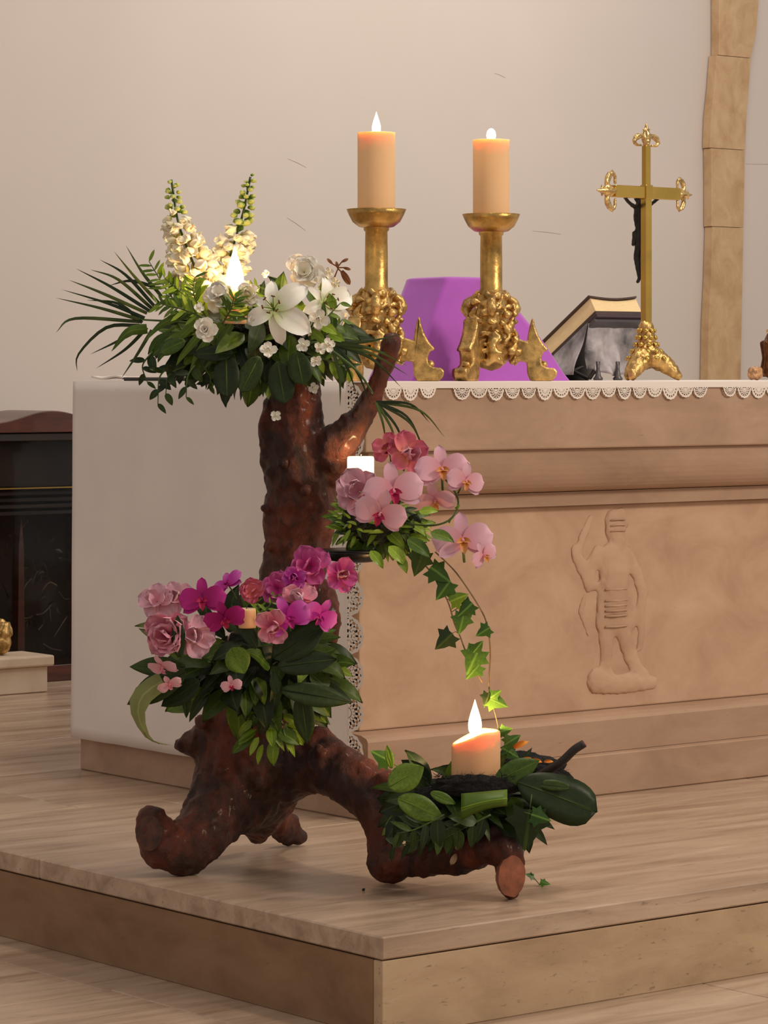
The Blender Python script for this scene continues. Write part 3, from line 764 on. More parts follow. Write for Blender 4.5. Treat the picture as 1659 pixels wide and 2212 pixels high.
stump_m = blob('stump', chains, M_BARK, .0062, 5, ((.012, 6), (.009, 17, .4), (.006, 40, .5), (.003, 80)), origin=o_st)
for v_ in stump_m.vertices: v_.co.z = max(v_.co.z, .0005)
stump = ob('driftwood_stump', stump_m, loc=o_st); tag(stump, 'gnarled reddish brown driftwood stump standing on curled roots on the dais', 'stump')
def disc(px, py, Z, rx, ry, nrm, seed, mat=M_CUT):
    rr = random.Random(seed); vs = [V3((0,0,.002))]; n = 28
    for k in range(n):
        a = 2*PI*k/n; s = 1+.07*math.sin(2*a+seed)+rr.uniform(-.03, .03); vs.append(V3((rx*math.cos(a)*s, ry*math.sin(a)*s, 0)))
    for k in range(n): vs.append(V3((vs[1+k].x*.9, vs[1+k].y*.9, -.03)))
    fs = [[0, 1+k, 1+(k+1) % n] for k in range(n)] + [[1+k, 1+n+k, 1+n+(k+1) % n, 1+(k+1) % n] for k in range(n)]
    m = mesh('cut_face', vs, fs, mat); z = nrm.normalized(); y = V3((0,0,1)); y = (y-z*y.dot(z)).normalized(); x = y.cross(z)
    o = ob('cut_face', m, stump); M = Matrix((x, y, z)).transposed().to_4x4(); M.translation = P(px, py, Z)-o_st; o.matrix_basis = M
    return o
disc(1106, 1893, 5.945, .026, .042, D(.25, .1, 1), 1)
disc(322, 1800, 6.21, .027, .038, D(-.35, .25, 1), 2, plain('dark hollow root end', (66,36,20), .7, var=.4, scale=40, bump=.5))  # hollow root end as a flat disc, its darkness put into the colour

# ================================================================== leaves, petals, flowers
def petal(name, mat, w=.5, c=.6, base=.06, curl=.0, cup=.0, ruf=0, nr=3, nu=7, nv=4, tipcurl=0, fold=0, seed=0, sharp=0):
    """one petal or leaf of unit length along +X, facing +Z; w = full width; c = where it is widest"""
    rr = random.Random(seed); ph = rr.uniform(0, 6); vs = []; fs = []; uv = []
    for i in range(nu+1):
        t = i/nu
        e = max(0, 1-((t-c)/(c if t < c else 1-c))**2)**.5
        if sharp and t > c: e = e*(1-sharp) + sharp*(1-((t-c)/(1-c))**1.7)
        if t < c: e = max(e, base/w*2*(1-t/c)) if base else e
        hw = w/2*e
        for j in range(nv+1):
            s = 2*j/nv-1
            z = -curl*t*t - tipcurl*max(0, t-.55)**2*4 + cup*s*s*w*e - fold*(1-abs(s))*w*e*.5
            z += ruf*math.sin(nr*PI*s+ph+2*t)*t*abs(s)**.5 + ruf*.6*math.sin(5*t+ph*2)*t
            x = t - .35*curl*curl*t*t*t + (ruf*.4*math.sin(nr*2*s+ph)*t)
            vs.append((x, s*hw, z)); uv.append((t, j/nv))
    for i in range(nu):
        for j in range(nv):
            a = i*(nv+1)+j; fs.append([a, a+nv+1, a+nv+2, a+1])
    return mesh(name, vs, fs, mat, True, uv)
def ivy_mesh(name, mat):
    out = [(0,0), (.02,.16), (-.08,.40), (.16,.36), (.30,.56), (.46,.30), (.66,.22), (1.0,0)]
    pts = out + [(x, -y) for x, y in out[-2:0:-1]]
    n = len(pts); vs = [(.34, 0, .03)]; uv = [(.34, .5)]
    for x, y in pts: vs.append((x, y, -.16*abs(y)-.10*x*x + .03)); uv.append((x, .5+y*.8))
    fs = [[0, 1+k, 1+(k+1) % n] for k in range(n)]
    return mesh(name, vs, fs, mat, False, uv)
def basis(d, n):
    x = d.normalized(); z = (n - x*n.dot(x))
    z = z.normalized() if z.length > 1e-5 else x.orthogonal().normalized()
    return Matrix((x, z.cross(x), z)).transposed()
def put(name, m, parent, base, d, n, s, inv=None):
    """a leaf or petal as a child of parent; base, d, n in world space"""
    o = bpy.data.objects.new(name, m); COL.objects.link(o); o.parent = parent
    M = Matrix.Translation(base) @ basis(d, n).to_4x4() @ (Matrix.Diagonal((s[0], s[1], s[2], 1)) if isinstance(s, tuple) else Matrix.Scale(s, 4))
    o.matrix_basis = (inv if inv is not None else Matrix.Translation(-parent.location)) @ M
    return o
LEAF = {}
for nm, mt in (('dark', L_DARK), ('mid', L_MID), ('lime', L_LIME), ('olive', L_OLIVE)):
    LEAF[nm] = [petal('leaf', mt, .42, .42, .03, .30, .0, .02, 2, 7, 4, 0, .18, 1, .9), petal('leaf', mt, .54, .44, .03, .18, .0, .03, 2, 8, 4, .2, .14, 2, .7), petal('leaf', mt, .30, .40, .03, .42, 0, .02, 2, 7, 4, 0, .2, 3, 1)]
FERN = [petal('leaf', L_MID, .22, .4, .02, .2, 0, .01, 2, 4, 2, 0, .1, 4), petal('leaf', L_LIME, .26, .4, .02, .1, 0, .01, 2, 4, 2, 0, .1, 5)]
IVY = ivy_mesh('leaf', L_IVY); IVYD = ivy_mesh('leaf', L_DARK); IVYL = ivy_mesh('leaf', L_LIME)

def mound(name, px, py, Z, rx, ry, rz, mat, parent, seed):
    """irregular lump of moss or soaked foam that the stems stand in"""
    rr = random.Random(seed); bm = bmesh.new(); bmesh.ops.create_icosphere(bm, subdivisions=4, radius=1)
    c = P(px, py, Z); k = Z/F
    for v in bm.verts:
        q = v.co.copy(); f = 1 + .22*noise.noise(q*2.3+Vector((seed, 0, 0))) + .12*noise.noise(q*6+Vector((0, seed, 0))) + .07*noise.noise(q*16)
        v.co = R_*(q.x*rx*k*f) + U_*(q.z*ry*k*f) + T_*(q.y*rz*k*f) + c - parent.location
    o = ob(name, finish(bm, name, mat, True), parent); return o
def greenery(label, px, py, Z, rx, ry, rz, n, kinds, size, seed, droop=.3, moss=M_MOSS, name='greenery_bed', mound_scale=.8, up=.0, extra=()):
    rr = random.Random(seed); c = P(px, py, Z); k = Z/F
    t = empty(name, c, label, 'greenery')
    mound('moss_base', px, py, Z, rx*mound_scale, ry*mound_scale, rz*mound_scale, moss, t, seed)
    for i in range(n):
        while True:
            q = Vector((rr.uniform(-1, 1), rr.uniform(-1, 1), rr.uniform(-.35, 1)))
            if .2 < q.length < 1: break
        q.normalize(); s_ = rr.uniform(.62, .92)
        base = c + D(q.x*rx*k*s_, q.y*ry*k*s_, q.z*rz*k*s_)
        d = D(q.x+rr.uniform(-.7, .7), q.y*.7-droop+up+rr.uniform(-.6, .6), q.z*.5+rr.uniform(-.3, .4))
        nrm = D(rr.uniform(-.5, .5), .6+rr.uniform(-.3, .5), .8)
        m = kinds[rr.randrange(len(kinds))]
        put('leaf', m, t, base, d, nrm, rr.uniform(*size)*k)
    return t
def flower_root(name, px, py, Z, face, label, cat, group=None, roll=0):
    c = P(px, py, Z); z = D(*face).normalized(); y = U_ - z*U_.dot(z)
    y = y.normalized() if y.length > .01 else R_.copy(); x = y.cross(z)
    M = Matrix((x, y, z)).transposed() @ Matrix.Rotation(roll, 3, 'Z')
    M = M.to_4x4(); M.translation = c
    t = empty(name, c, label, cat, group, mw=M); return t
def ring(t, m, n, a0, tilt, r0, size, z0=0, name='petal', rr=None, jit=.1):
    for i in range(n):
        a = a0 + 2*PI*i/n + (rr.uniform(-jit, jit) if rr else 0); tl = tilt + (rr.uniform(-jit, jit) if rr else 0); s = size*(rr.uniform(.88, 1.1) if rr else 1)
        o = ob(name, m, t); o.matrix_basis = Matrix.Rotation(a, 4, 'Z') @ Matrix.Translation((r0, 0, z0)) @ Matrix.Rotation(-tl, 4, 'Y') @ Matrix.Scale(s, 4)
def stalk(t, size, L=.05, mat=None):
    ob('stem', tube_mesh('stem', [(0,0,0), (0,-L*.3,-L*.6), (0,-L*.8,-L)], size, mat or M_STEM, 6), t)
PET = {}
def pm(key, *a, **k):
    if key not in PET: PET[key] = petal('petal', *a, **k)
    return PET[key]

def orchid(px, py, Z, r, face, roll, label, mats, group='orchid blooms', seed=0):
    """moth orchid: three sepals, two broad petals, a lip and a column"""
    pe, li = mats; k = Z/F*r; rr = random.Random(seed)
    t = flower_root('orchid_bloom', px, py, Z, face, label, 'flower', group, roll)
    sep = pm(('sep', pe.name), pe, .5, .5, .08, .12, .06, .03, 2); wing = pm(('wing', pe.name), pe, .95, .58, .12, .10, .05, .05, 3, seed=2)
    for a in (PI/2, PI/2+2*PI/3, PI/2-2*PI/3):
        o = ob('sepal', sep, t); o.matrix_basis = Matrix.Rotation(a, 4, 'Z') @ Matrix.Translation((.02*k, 0, -.03*k)) @ Matrix.Rotation(-rr.uniform(.0, .25), 4, 'Y') @ Matrix.Scale(k*.95, 4)
    for a in (.12, PI-.12):
        o = ob('petal', wing, t); o.matrix_basis = Matrix.Rotation(a, 4, 'Z') @ Matrix.Translation((.02*k, 0, .02*k)) @ Matrix.Rotation(-rr.uniform(.05, .3), 4, 'Y') @ Matrix.Scale(k, 4)
    lip = pm(('lip', li.name), li, .55, .5, .12, .5, .35, .04, 2)
    o = ob('lip', lip, t); o['label'] = 'darker lip at the centre'; o.matrix_basis = Matrix.Rotation(-PI/2, 4, 'Z') @ Matrix.Translation((.0, 0, .1*k)) @ Matrix.Rotation(-.6, 4, 'Y') @ Matrix.Scale(k*.5, 4)
    for s in (1, -1):
        o = ob('lip_lobe', lip, t); o.matrix_basis = Matrix.Rotation(-PI/2+s*1.1, 4, 'Z') @ Matrix.Translation((.0, 0, .1*k)) @ Matrix.Rotation(-1.0, 4, 'Y') @ Matrix.Scale(k*.32, 4)
    ob('column', tube_mesh('column', [(0,0,0), (0,-.01*k,.12*k), (0,-.06*k,.22*k)], [.07*k, .08*k, .05*k], pe, 8), t)
    stalk(t, .045*k, .7*k)
    return t
def ruffled(px, py, Z, r, face, label, mats, group=None, n=(5, 6, 7), cat='flower', name='ruffled_bloom', seed=0, roll=0, ruf=.14):
    """full flower of ruffled petals in rings, from an open outer ring to a closed heart"""
    k = Z/F*r; rr = random.Random(seed)
    t = flower_root(name, px, py, Z, face, label, cat, group, roll)
    for j, cnt in enumerate(n):
        f = j/max(1, len(n)-1); m = mats[min(j, len(mats)-1)]
        pmsh = pm(('ruf', m.name, round(ruf, 2), j, name), m, .95, .66, .2, .12-.3*f, .12, ruf, 4, 8, 6, seed=j+3)
        if name == 'ruffled_bloom': ring(t, pmsh, cnt, rr.uniform(0, 6), .15+.8*f, .04*k, k*(1.05-.30*f), z0=.06*k*f, rr=rr, jit=.42)
        else: ring(t, pmsh, cnt, j*.5, .25+1.0*f, .04*k, k*(1-.42*f), z0=.08*k*f, rr=rr, jit=.18)
    stalk(t, .05*k, .8*k)
    return t
def rose(px, py, Z, r, face, label, mat, seed=0, group=None):
    return ruffled(px, py, Z, r, face, label, [mat], group, (5, 5, 4, 3), 'rose', 'rose', seed, 0, .06)

# ------------------------------------------------------------------ bouquet on top of the stump
ZT = 6.34
greenery('bed of dark and fresh green leaves holding the white bouquet on the stump top', 560, 728, ZT, 205, 82, 120, 190, LEAF['dark']*2+LEAF['mid'], (48, 92), 7, .35, mound_scale=.72)
def sprigs(label, stems, Z, leaf, size, n, seed, group, name='leaf_sprig', up=False, stem_m=None, dens=1.0):
    rr = random.Random(seed)
    for si, pts in enumerate(stems):
        w = bez([P(x, y, Z+dz) for x, y, dz in [(p+(0,))[:3] for p in pts]], 16)
        t = empty(name, w[0], label[si] if isinstance(label, list) else label, 'foliage', group)
        ob('stem', tube_mesh('stem', [p-w[0] for p in w], [.0022*(1-.6*i/len(w)) for i in range(len(w))], stem_m or M_STEM, 6), t)
        k = Z/F
        for i in range(n):
            f = .15+.85*i/(n-1); p = w[min(len(w)-1, int(f*(len(w)-1)))]; j = min(len(w)-2, int(f*(len(w)-1)))
            td = (w[j+1]-w[j]).normalized(); s = 1 if i % 2 else -1
            sd = td.cross(T_).normalized()*s
            d = td*.7 + sd*.9 + D(rr.uniform(-.3, .3), rr.uniform(-.3, .3), rr.uniform(-.2, .5))
            put('leaf', leaf[rr.randrange(len(leaf))], t, p, d, D(rr.uniform(-.4, .4), .5, .9), rr.uniform(*size)*k*(1-.35*f))
sprigs(['feathery green sprig standing tallest between palm frond and snapdragon', 'feathery green sprig just left of the snapdragon foot', 'feathery green sprig close beside the foot of the left snapdragon spike', 'feathery green sprig reaching right of the flame behind the large lily', 'feathery green sprig lying left across the palm leaflets', 'feathery green sprig hanging in front of the top candle'], [[(430,700,-.05), (370,640,-.05), (322,565,-.04)], [(440,690,-.06), (400,640,-.06), (355,600,-.06)], [(450,690,-.1), (420,640,-.1), (420,600,-.1)], [(500,700,-.12), (520,660,-.12), (560,620,-.1)], [(470,700,-.13), (400,670,-.14), (340,655,-.14)], [(480,700,-.15), (500,665,-.17), (505,640,-.17)]],
       ZT, FERN, (30, 52), 26, 5, 'feathery sprigs in the white bouquet')
sprigs(['longest dangling sprig of oval leaves over the left altar edge', 'dangling oval leaf sprig just right of the longest one', 'dangling oval leaf sprig between the longest one and the broad hanging leaf', 'dangling oval leaf sprig at the far left above the black tray', 'short dangling oval leaf sprig next to the broad hanging leaf'], [[(370,790,-.08), (345,815,-.1), (341,872,-.1)], [(400,790,-.08), (365,810,-.1), (358,850,-.1)], [(420,790,-.1), (405,815,-.12), (402,858,-.12)], [(330,760,-.05), (308,790,-.06), (318,825,-.06)], [(440,790,-.1), (455,815,-.1), (452,832,-.1)]],
       ZT, [LEAF['dark'][1], LEAF['dark'][0]], (34, 46), 5, 6, 'dangling sprigs under the white bouquet')
sprigs(['bright green twig reaching right under the drooping lily', 'bright green twig reaching down right beside the trunk top', 'bright green twig rising between the two lilies to the candlestick', 'bright green twig behind the large ruffled white bloom'], [[(660,740,-.1), (710,720,-.12), (740,690,-.1)], [(660,770,-.1), (715,780,-.12), (755,800,-.12)], [(650,720,-.12), (690,700,-.14), (735,655,-.14)], [(640,690,-.05), (690,645,-.05), (715,620,-.05)]],
       ZT, LEAF['mid']+LEAF['lime'], (34, 56), 8, 9, 'bright twigs in the white bouquet')
for i, (a, L, w_, m_, nm, lb) in enumerate((((488,765), (490,855), .62, L_DARK, 'broad_leaf', 'broad dark leaf hanging down in front of the altar top, left of the trunk'),
                                     ((560,770), (520,845), .55, L_DARK, 'broad_leaf', 'second broad dark leaf hanging just right of the longest hanging leaf'),
                                     ((420,765), (500,760), .42, L_DARK, 'broad_leaf', 'dark leaf with a pale midrib lying level under the white rose'),
                                     ((600,780), (615,870), .6, L_DARK, 'broad_leaf', 'dark green leaf folded over the top of the trunk'),
                                     ((640,760), (655,830), .7, L_DARK, 'broad_leaf', 'rounded dark leaf at the trunk top under the small white blossoms'),
                                     ((400,735), (345,760), .5, L_MID, 'broad_leaf', 'mid green leaf under the palm fronds at the left'))):
    A = P(a[0], a[1], ZT-.13); B = P(L[0], L[1], ZT-.15); d = B-A
    m = petal('blade', m_, w_, .55, .04, .12, 0, .02, 2, 9, 4, 0, .16, i)
    t = ob(nm, m, loc=A); t.matrix_basis = Matrix.Translation(A) @ basis(d, T_+U_*.3).to_4x4() @ Matrix.Scale(d.length, 4); tag(t, lb, 'leaf')
    s_ = t.modifiers.new('t', 'SOLIDIFY'); s_.thickness = .01
    ob('midrib', tube_mesh('midrib', [(0,0,-.06*w_), (.5,0,-.16*w_*.5-.02), (.95,0,-.12)], [.012, .009, .003], L_MID, 5), t)
# palm fronds
def blade(name, pts, wpx, Z, mat, t, org, tail=0):
    w = bez([P(x, y, Z+dz) for x, y, dz in pts], 12); k = Z/F; n = len(w); vs = []; fs = []; uv = []
    for i, p in enumerate(w):
        f = i/(n-1); td = (w[min(n-1, i+1)]-w[max(0, i-1)]).normalized(); sd = td.cross(T_).normalized(); h = wpx/2*k*(math.sin(PI*min(1, .25+f*.75))**.7)*(1-f*.55)*(max(.16, 1-tail*max(0, f-.3)) if tail else 1)
        for s in (-1, 0, 1): vs.append(p + sd*h*s + T_*(.25*h*(1-abs(s))) - org); uv.append((f, .5+.5*s))
    for i in range(n-1):
        for j in (0, 1): a = i*3+j; fs.append([a, a+1, a+4, a+3])
    return ob(name, mesh(name, vs, fs, mat, True, uv), t)
def zc(x, y): return (100+.5184*x, 350+.5184*y)
def frond(label, rach, leaflets, Z, mat):
    w = bez([P(x, y, Z+dz) for x, y, dz in rach], 14); t = empty('palm_frond', w[0], label, 'palm frond')
    ob('rachis', tube_mesh('rachis', [p-w[0] for p in w], [.0035*(1-.5*i/len(w)) for i in range(len(w))], M_STEM, 6), t)
    for pts, wp in leaflets: blade('leaflet', pts, wp, Z, mat if wp < 14 else L_MID, t, w[0])
Lf = [((480,560),(400,460),(330,345)), ((470,590),(370,480),(280,370)), ((450,600),(330,470),(220,405)), ((440,610),(300,490),(180,447)), ((430,620),(270,520),(120,442)),
      ((420,630),(230,545),(90,490)), ((410,650),(260,590),(60,530)), ((400,660),(230,610),(35,565)), ((400,670),(300,590),(165,575)), ((390,665),(120,652),(38,712)),
      ((390,680),(250,690),(135,800),(128,875)), ((400,690),(310,740),(180,803)), ((420,690),(330,780),(205,862)), ((440,700),(380,800),(310,905)), ((450,520),(350,495),(260,515))]
lfs = []
for i, l in enumerate(Lf):
    q = [zc(*p) for p in l]; n = len(q); lfs.append(([(x, y, -.04-.05*j/(n-1)*(1 if i % 2 else -.6)) for j, (x, y) in enumerate(q)], 9))
lfs.append(([(318,710,-.1), (276,718,-.12), (240,760,-.12)], 26))
for q in (((430,690), (370,745), (345,775)), ((460,690), (400,760), (380,790)), ((480,700), (430,760), (410,800)), ((400,680), (350,700), (310,740)), ((500,700), (460,770), (440,800)), ((420,660), (370,650), (330,660))):
    lfs.append(([(x, y, -.12) for x, y in q], 20))
frond('palm frond with thin dark leaflets fanning out to the left of the bouquet', [(520,735,-.08), (420,700,-.08), (300,690,-.04)], lfs, ZT, L_PALM)
fan = lambda b, tips, dz, wp=8: [([(b[0], b[1], dz), ((b[0]+tx)/2+ox, (b[1]+ty)/2+oy, dz-.02), (tx, ty, dz)], wp) for (tx, ty, ox, oy) in tips]
frond('palm frond fanning down to the right past the upright branch stub', [(700,745,-.16), (770,800,-.16), (806,850,-.14)],
      fan((812,868), [(962,946,20,-20), (918,986,22,-12), (912,958,16,-14), (878,996,14,-6), (860,985,10,0), (930,915,16,-18), (834,960,4,0)], -.14, 7), ZT, L_PALM)
frond('palm frond of slim blades reaching right across the gilt candlestick', [(640,745,-.1), (690,740,-.1), (720,745,-.1)],
      fan((715,742), [(868,722,0,6), (880,790,0,-14), (884,812,0,-14), (845,765,0,-4), (868,838,10,-16), (770,850,6,-6), (800,872,10,-10), (735,880,8,0)], -.12, 9), ZT, L_PALM)
# snapdragon spikes
FLO = lathe_mesh('f', [(.001,-.5), (.30,-.35), (.42,-.05), (.50,.20), (.36,.12), (.14,.0), (.001,-.05)], F_CREAM, 8)
def floret(name, mat, seed):
    rr = random.Random(seed); bm = bmesh.new(); bmesh.ops.create_icosphere(bm, subdivisions=2, radius=.5)
    for v in bm.verts:
        q = v.co*2; v.co = v.co*(1+.35*noise.noise(q*1.6+Vector((seed, 0, 0)))+.18*noise.noise(q*4)); v.co.z *= .8
    m = finish(bm, name, mat, True); u = m.uv_layers.new(name='uv')
    for lp in m.loops: u.data[lp.index].uv = (min(1, max(0, m.vertices[lp.vertex_index].co.x+.5)), .5)
    return m
FLC = [floret('floret', F_CREAM, i) for i in range(3)]; FLW = [floret('floret', F_WHITE, i+5) for i in range(3)]; FLB = [floret('bud', F_BUD, i+9) for i in range(2)]
FPET = petal('floret_petal', F_CREAM, .9, .6, .2, .35, .1, .15, 3, 4, 4, seed=8)
bpy.data.meshes.remove(FLO)
def snapdragon(label, pts, Z, n, r0, seed, split):
    rr = random.Random(seed); w = bez([P(x, y, Z) for x, y in pts], 30); t = empty('snapdragon_spike', w[0], label, 'flower', 'snapdragon spikes')
    ob('stem', tube_mesh('stem', [p-w[0] for p in w], .0026, M_STEM, 6), t); k = Z/F
    for i in range(n):
        f = i/(n-1); p = w[min(len(w)-1, int(f*(len(w)-1)))]; a = i*2.4
        R0 = r0*(1-.72*f)*k*(1-.55*max(0, f-.55)); s = (30-20*f)*k*rr.uniform(.85, 1.2)
        q = p + D(math.cos(a)*R0, rr.uniform(-6, 6)*k, math.sin(a)*R0)
        if f > split: nm, m = 'bud', FLB[i % 2]
        else: nm, m = 'floret', (FLC if i % 3 else FLW)[rr.randrange(3)]
        d = D(math.cos(a), rr.uniform(-.3, .4), math.sin(a)+.3)
        o = put(nm, m, t, q, d, U_, s*(1.0 if nm == 'bud' else 1.15))
        if nm == 'floret' and math.sin(a) > -.5:
            for b in range(3):
                put('floret_petal', FPET, t, q, d+D(rr.uniform(-.9, .9), rr.uniform(-.9, .9), .3), D(rr.uniform(-1, 1), .5, .5), s*.95)
snapdragon('tall cream snapdragon spike with green buds, left one at the back of the bouquet', [(448,640), (412,555), (385,480), (370,388)], ZT+.03, 84, 46, 2, .74)
snapdragon('cream snapdragon spike leaning right behind the flame of the top candle', [(478,640), (500,545), (525,460), (541,382)], ZT+.10, 66, 38, 3, .55)
# lilies
LP = petal('petal', F_LILY, .50, .52, .09, .42, .05, .035, 2, 10, 6, .25, .10, 1); LP2 = petal('petal', F_LILY, .64, .55, .09, .25, .05, .05, 2, 10, 6, .2, .10, 2)
def lily(px, py, Z, r, face, roll, label, angs, seed=0):
    k = Z/F*r; rr = random.Random(seed); t = flower_root('lily', px, py, Z, face, label, 'lily', 'white lilies', roll)
    for i, (a, tl, s) in enumerate(angs):
        o = ob('petal', LP2 if i % 2 else LP, t); o.matrix_basis = Matrix.Rotation(a, 4, 'Z') @ Matrix.Translation((.03*k, 0, (.0 if i % 2 else -.02)*k)) @ Matrix.Rotation(-tl, 4, 'Y') @ Matrix.Scale(k*s, 4)
    for i in range(6):
        a = i*PI/3+.3; e = Vector((.22*k*math.cos(a), .22*k*math.sin(a), .46*k))
        ob('filament', tube_mesh('filament', [(0,0,0), e*.5+Vector((0,0,.05*k)), e], .011*k, F_BUD, 5), t)
        an = ob('anther', tube_mesh('anther', [e+Vector((-.05*k*math.sin(a), .05*k*math.cos(a), 0)), e, e-Vector((-.05*k*math.sin(a), .05*k*math.cos(a), 0))], .02*k, F_BROWN, 6), t)
    ob('pistil', tube_mesh('pistil', [(0,0,0), (.02*k,.02*k,.5*k)], [.016*k, .026*k], F_BUD, 6), t); stalk(t, .04*k, .6*k)
R = math.radians
lily(592, 668, ZT-.17, 86, (-.15, .25, 1), 0, 'large open white lily with green throat right of the flame',
     [(R(100), .35, .72), (R(38), .25, .95), (R(150), .3, .55), (R(205), .15, .72), (R(282), .1, .82), (R(330), .1, 1.0)])
lily(700, 655, ZT-.12, 72, (.55, .1, .8), 0, 'drooping white lily in front of the gilt candlestick body',
     [(R(75), .3, .8), (R(15), .2, 1.1), (R(130), .3, .6), (R(200), .3, .7), (R(250), .2, .95), (R(310), .1, 1.0)])
ruffled(657, 588, ZT-.10, 40, (-.05, .25, 1), 'large ruffled white bloom standing highest right of the lily', [F_WHITE], None, (5, 6, 5, 4), 'flower', 'ruffled_bloom', 4, 0, .10)
rose(445, 714, ZT-.20, 27, (-.1, .15, 1), 'small cream white rose low in the bouquet, left of the lily', F_WHITE, 5)
ruffled(535, 640, ZT-.14, 28, (0, .5, 1), 'small cream bloom between the candle flame and the lily', [F_WHITE, F_CREAM], None, (5, 5, 4), 'flower', 'ruffled_bloom', 6)
ruffled(472, 640, ZT-.15, 36, (-.1, .5, 1), 'cream ruffled bloom at the foot of the candle flame', [F_CREAM, F_WHITE], None, (5, 6, 5), 'flower', 'ruffled_bloom', 7)
WB = ['small white blossom on the dark leaves right under the large lily', 'small white blossom under the lower right petal of the large lily', 'round white blossom on the leaves at the upper right of the trunk top',
      'small white blossom on the trunk bark high at its left side', 'small white blossom on the trunk bark, lowest of all', 'small white blossom on the trunk bark high at its right side',
      'white blossom in the cluster right of the lowest lily petal', 'white blossom between the two lilies', 'white blossom behind the drooping lily petals', 'tiny white blossom beside the brown dried sprig, left one',
      'tiny white blossom right under the brown dried sprig', 'white blossom low at the right end over the palm blades', 'white blossom under the drooping lily', 'tiny white blossom left of the lily centre, first of two', 'tiny white blossom touching the left lily petal',
      'white blossom against the candlestick body', 'tiny white blossom above the small rose', 'tiny white blossom standing alone right of the flame', 'tiny white blossom below the dried sprig', 'tiny white blossom right under the large ruffled bloom',
      'tiny white blossom at the altar edge left of the trunk', 'white blossom near the foot of the candlestick']
for i, (x, y, r, dz) in enumerate(((580,757,21,-.2), (655,745,16,-.21), (683,780,13,-.19), (602,843,13,-.11), (597,899,13,-.105), (679,838,13,-.10), (708,745,17,-.19), (690,690,22,-.15), (720,715,20,-.1), (700,606,14,-.04), (722,612,14,-.05), (735,800,16,-.1), (690,752,14,-.17), (512,690,12,-.16), (545,690,12,-.16), (735,690,22,-.06), (430,665,12,-.18), (575,592,9,-.08), (710,588,11,-.05), (690,628,13,-.04), (560,836,11,0.05), (725,770,16,-.08))):
    rr = random.Random(i+40)
    ruffled(x, y, ZT+dz, r, (rr.uniform(-.5, .5), rr.uniform(-.2, .5), 1), WB[i], [F_WHITE], 'small white filler blossoms', (4, 4), 'flower', 'filler_blossom', i+3, rr.uniform(0, 3), .18)
# brown dried sprig
t = empty('dried_sprig', P(722, 600, ZT-.04), 'brown dried forked sprig beside the candlestick shaft above the bouquet', 'sprig')
c0 = t.location
for q in (((722,600), (730,580), (728,572)), ((728,578), (738,566), (746,562)), ((729,576), (718,570), (712,564)), ((730,580), (742,592), (755,612)), ((731,578), (742,578), (749,580))):
    w_ = [P(x, y, ZT-.04)-c0 for x, y in q]; ob('twig', tube_mesh('twig', w_, [.0016, .0014, .0012], F_BROWN, 5), t)
    put('dried_petal', pm(('bp',), F_BROWN, .4, .5, .1, .2), t, w_[1]+c0, w_[2]-w_[1], T_, .016)
put('leaf', pm(('bp',), F_BROWN, .4, .5, .1, .2), t, P(738, 585, ZT-.04), D(.6, -1, 0), T_, .034)

# candle in the top bouquet
def candle(px, ytop, ybot, r, Z, label, fh, fr, glow, power, name='pillar_candle', slant=0, fx=0, mat=None):
    b = P(px, ybot, Z); tp = P(px, ytop, Z); H = tp.z-b.z; R0 = r*Z/F
    t = empty(name, b, label, 'candle')
    wm = lathe_mesh('wax', [(R0*.98,0), (R0,.004), (R0,H-.006), (R0*.97,H-.001), (R0*.9,H), (R0*.8,H-.003), (R0*.4,H-.008), (.003,H-.009)], mat or M_WAX, 40)
    if slant:
        ax = R_
        for v_ in wm.vertices:
            if v_.co.z > H*.5: v_.co.z += slant*max(-1, min(.35, v_.co.to_2d().dot(Vector((ax.x, ax.y)))/R0 +.1))*(v_.co.z/H)
    ob('wax', wm, t)
    off = Vector((R_.x*fx*Z/F, R_.y*fx*Z/F, H-.008))
    ob('wick', tube_mesh('wick', [off, off+Vector((.0005,0,.007)), off+Vector((.002,0,.012))], .0011, M_BLACK, 6), t)
    if fh:
        f = ob('flame', flame_mesh('flame', fh, fr, M_FLAMEH), t, loc=off+Vector((0,0,.004)))
    if power: point(off+Vector((0,0,.018)), power, t, .006)
    return t
candle(507, 628, 700, 26, ZT-.10, 'white candle burning with a tall flame inside the white bouquet', .094, .0185, True, 1.6)

# ------------------------------------------------------------------ middle shelf with pale pink orchids
ZM = 6.20
greenery('bed of small fresh green leaves under the pale pink orchids right of the trunk', 820, 1135, ZM, 98, 50, 80, 120, LEAF['mid']*2+LEAF['lime']+LEAF['dark'], (26, 52), 17, .15, mound_scale=.85)
greenery('upright tuft of pale green herbs between the trunk and pink orchids', 768, 1120, ZM-.05, 42, 52, 40, 70, FERN+[LEAF['lime'][2], LEAF['mid'][2]], (18, 36), 18, -.4, mound_scale=.7, name='herb_tuft')
t = empty('black_dish', P(768, 1214, ZM+.02), 'shallow black dish under the middle flower arrangement', 'dish')
ob('dish_body', lathe_mesh('dish_body', [(.03,0), (.055,.004), (.066,.018), (.068,.024), (.062,.022), (.05,.010), (.004,.009)], M_BLACK, 30), t)
ob('dish_rim', lathe_mesh('dish_rim', [(.064,.022), (.069,.0225), (.0695,.026), (.064,.026)], M_BLACK, 30), t)
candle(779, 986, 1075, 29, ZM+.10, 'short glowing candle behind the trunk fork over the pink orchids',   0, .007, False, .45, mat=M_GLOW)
pal = (F_PALEP, F_LIPM); palo = (F_PALEP, F_LIPO)
ruffled(778, 1064, ZM-.10, 54, (-.2, .3, 1), 'pale pink ruffled bloom next to the trunk, leftmost of the middle flowers', [F_PALEP], None, (6, 5), 'flower', 'ruffled_bloom', 11)
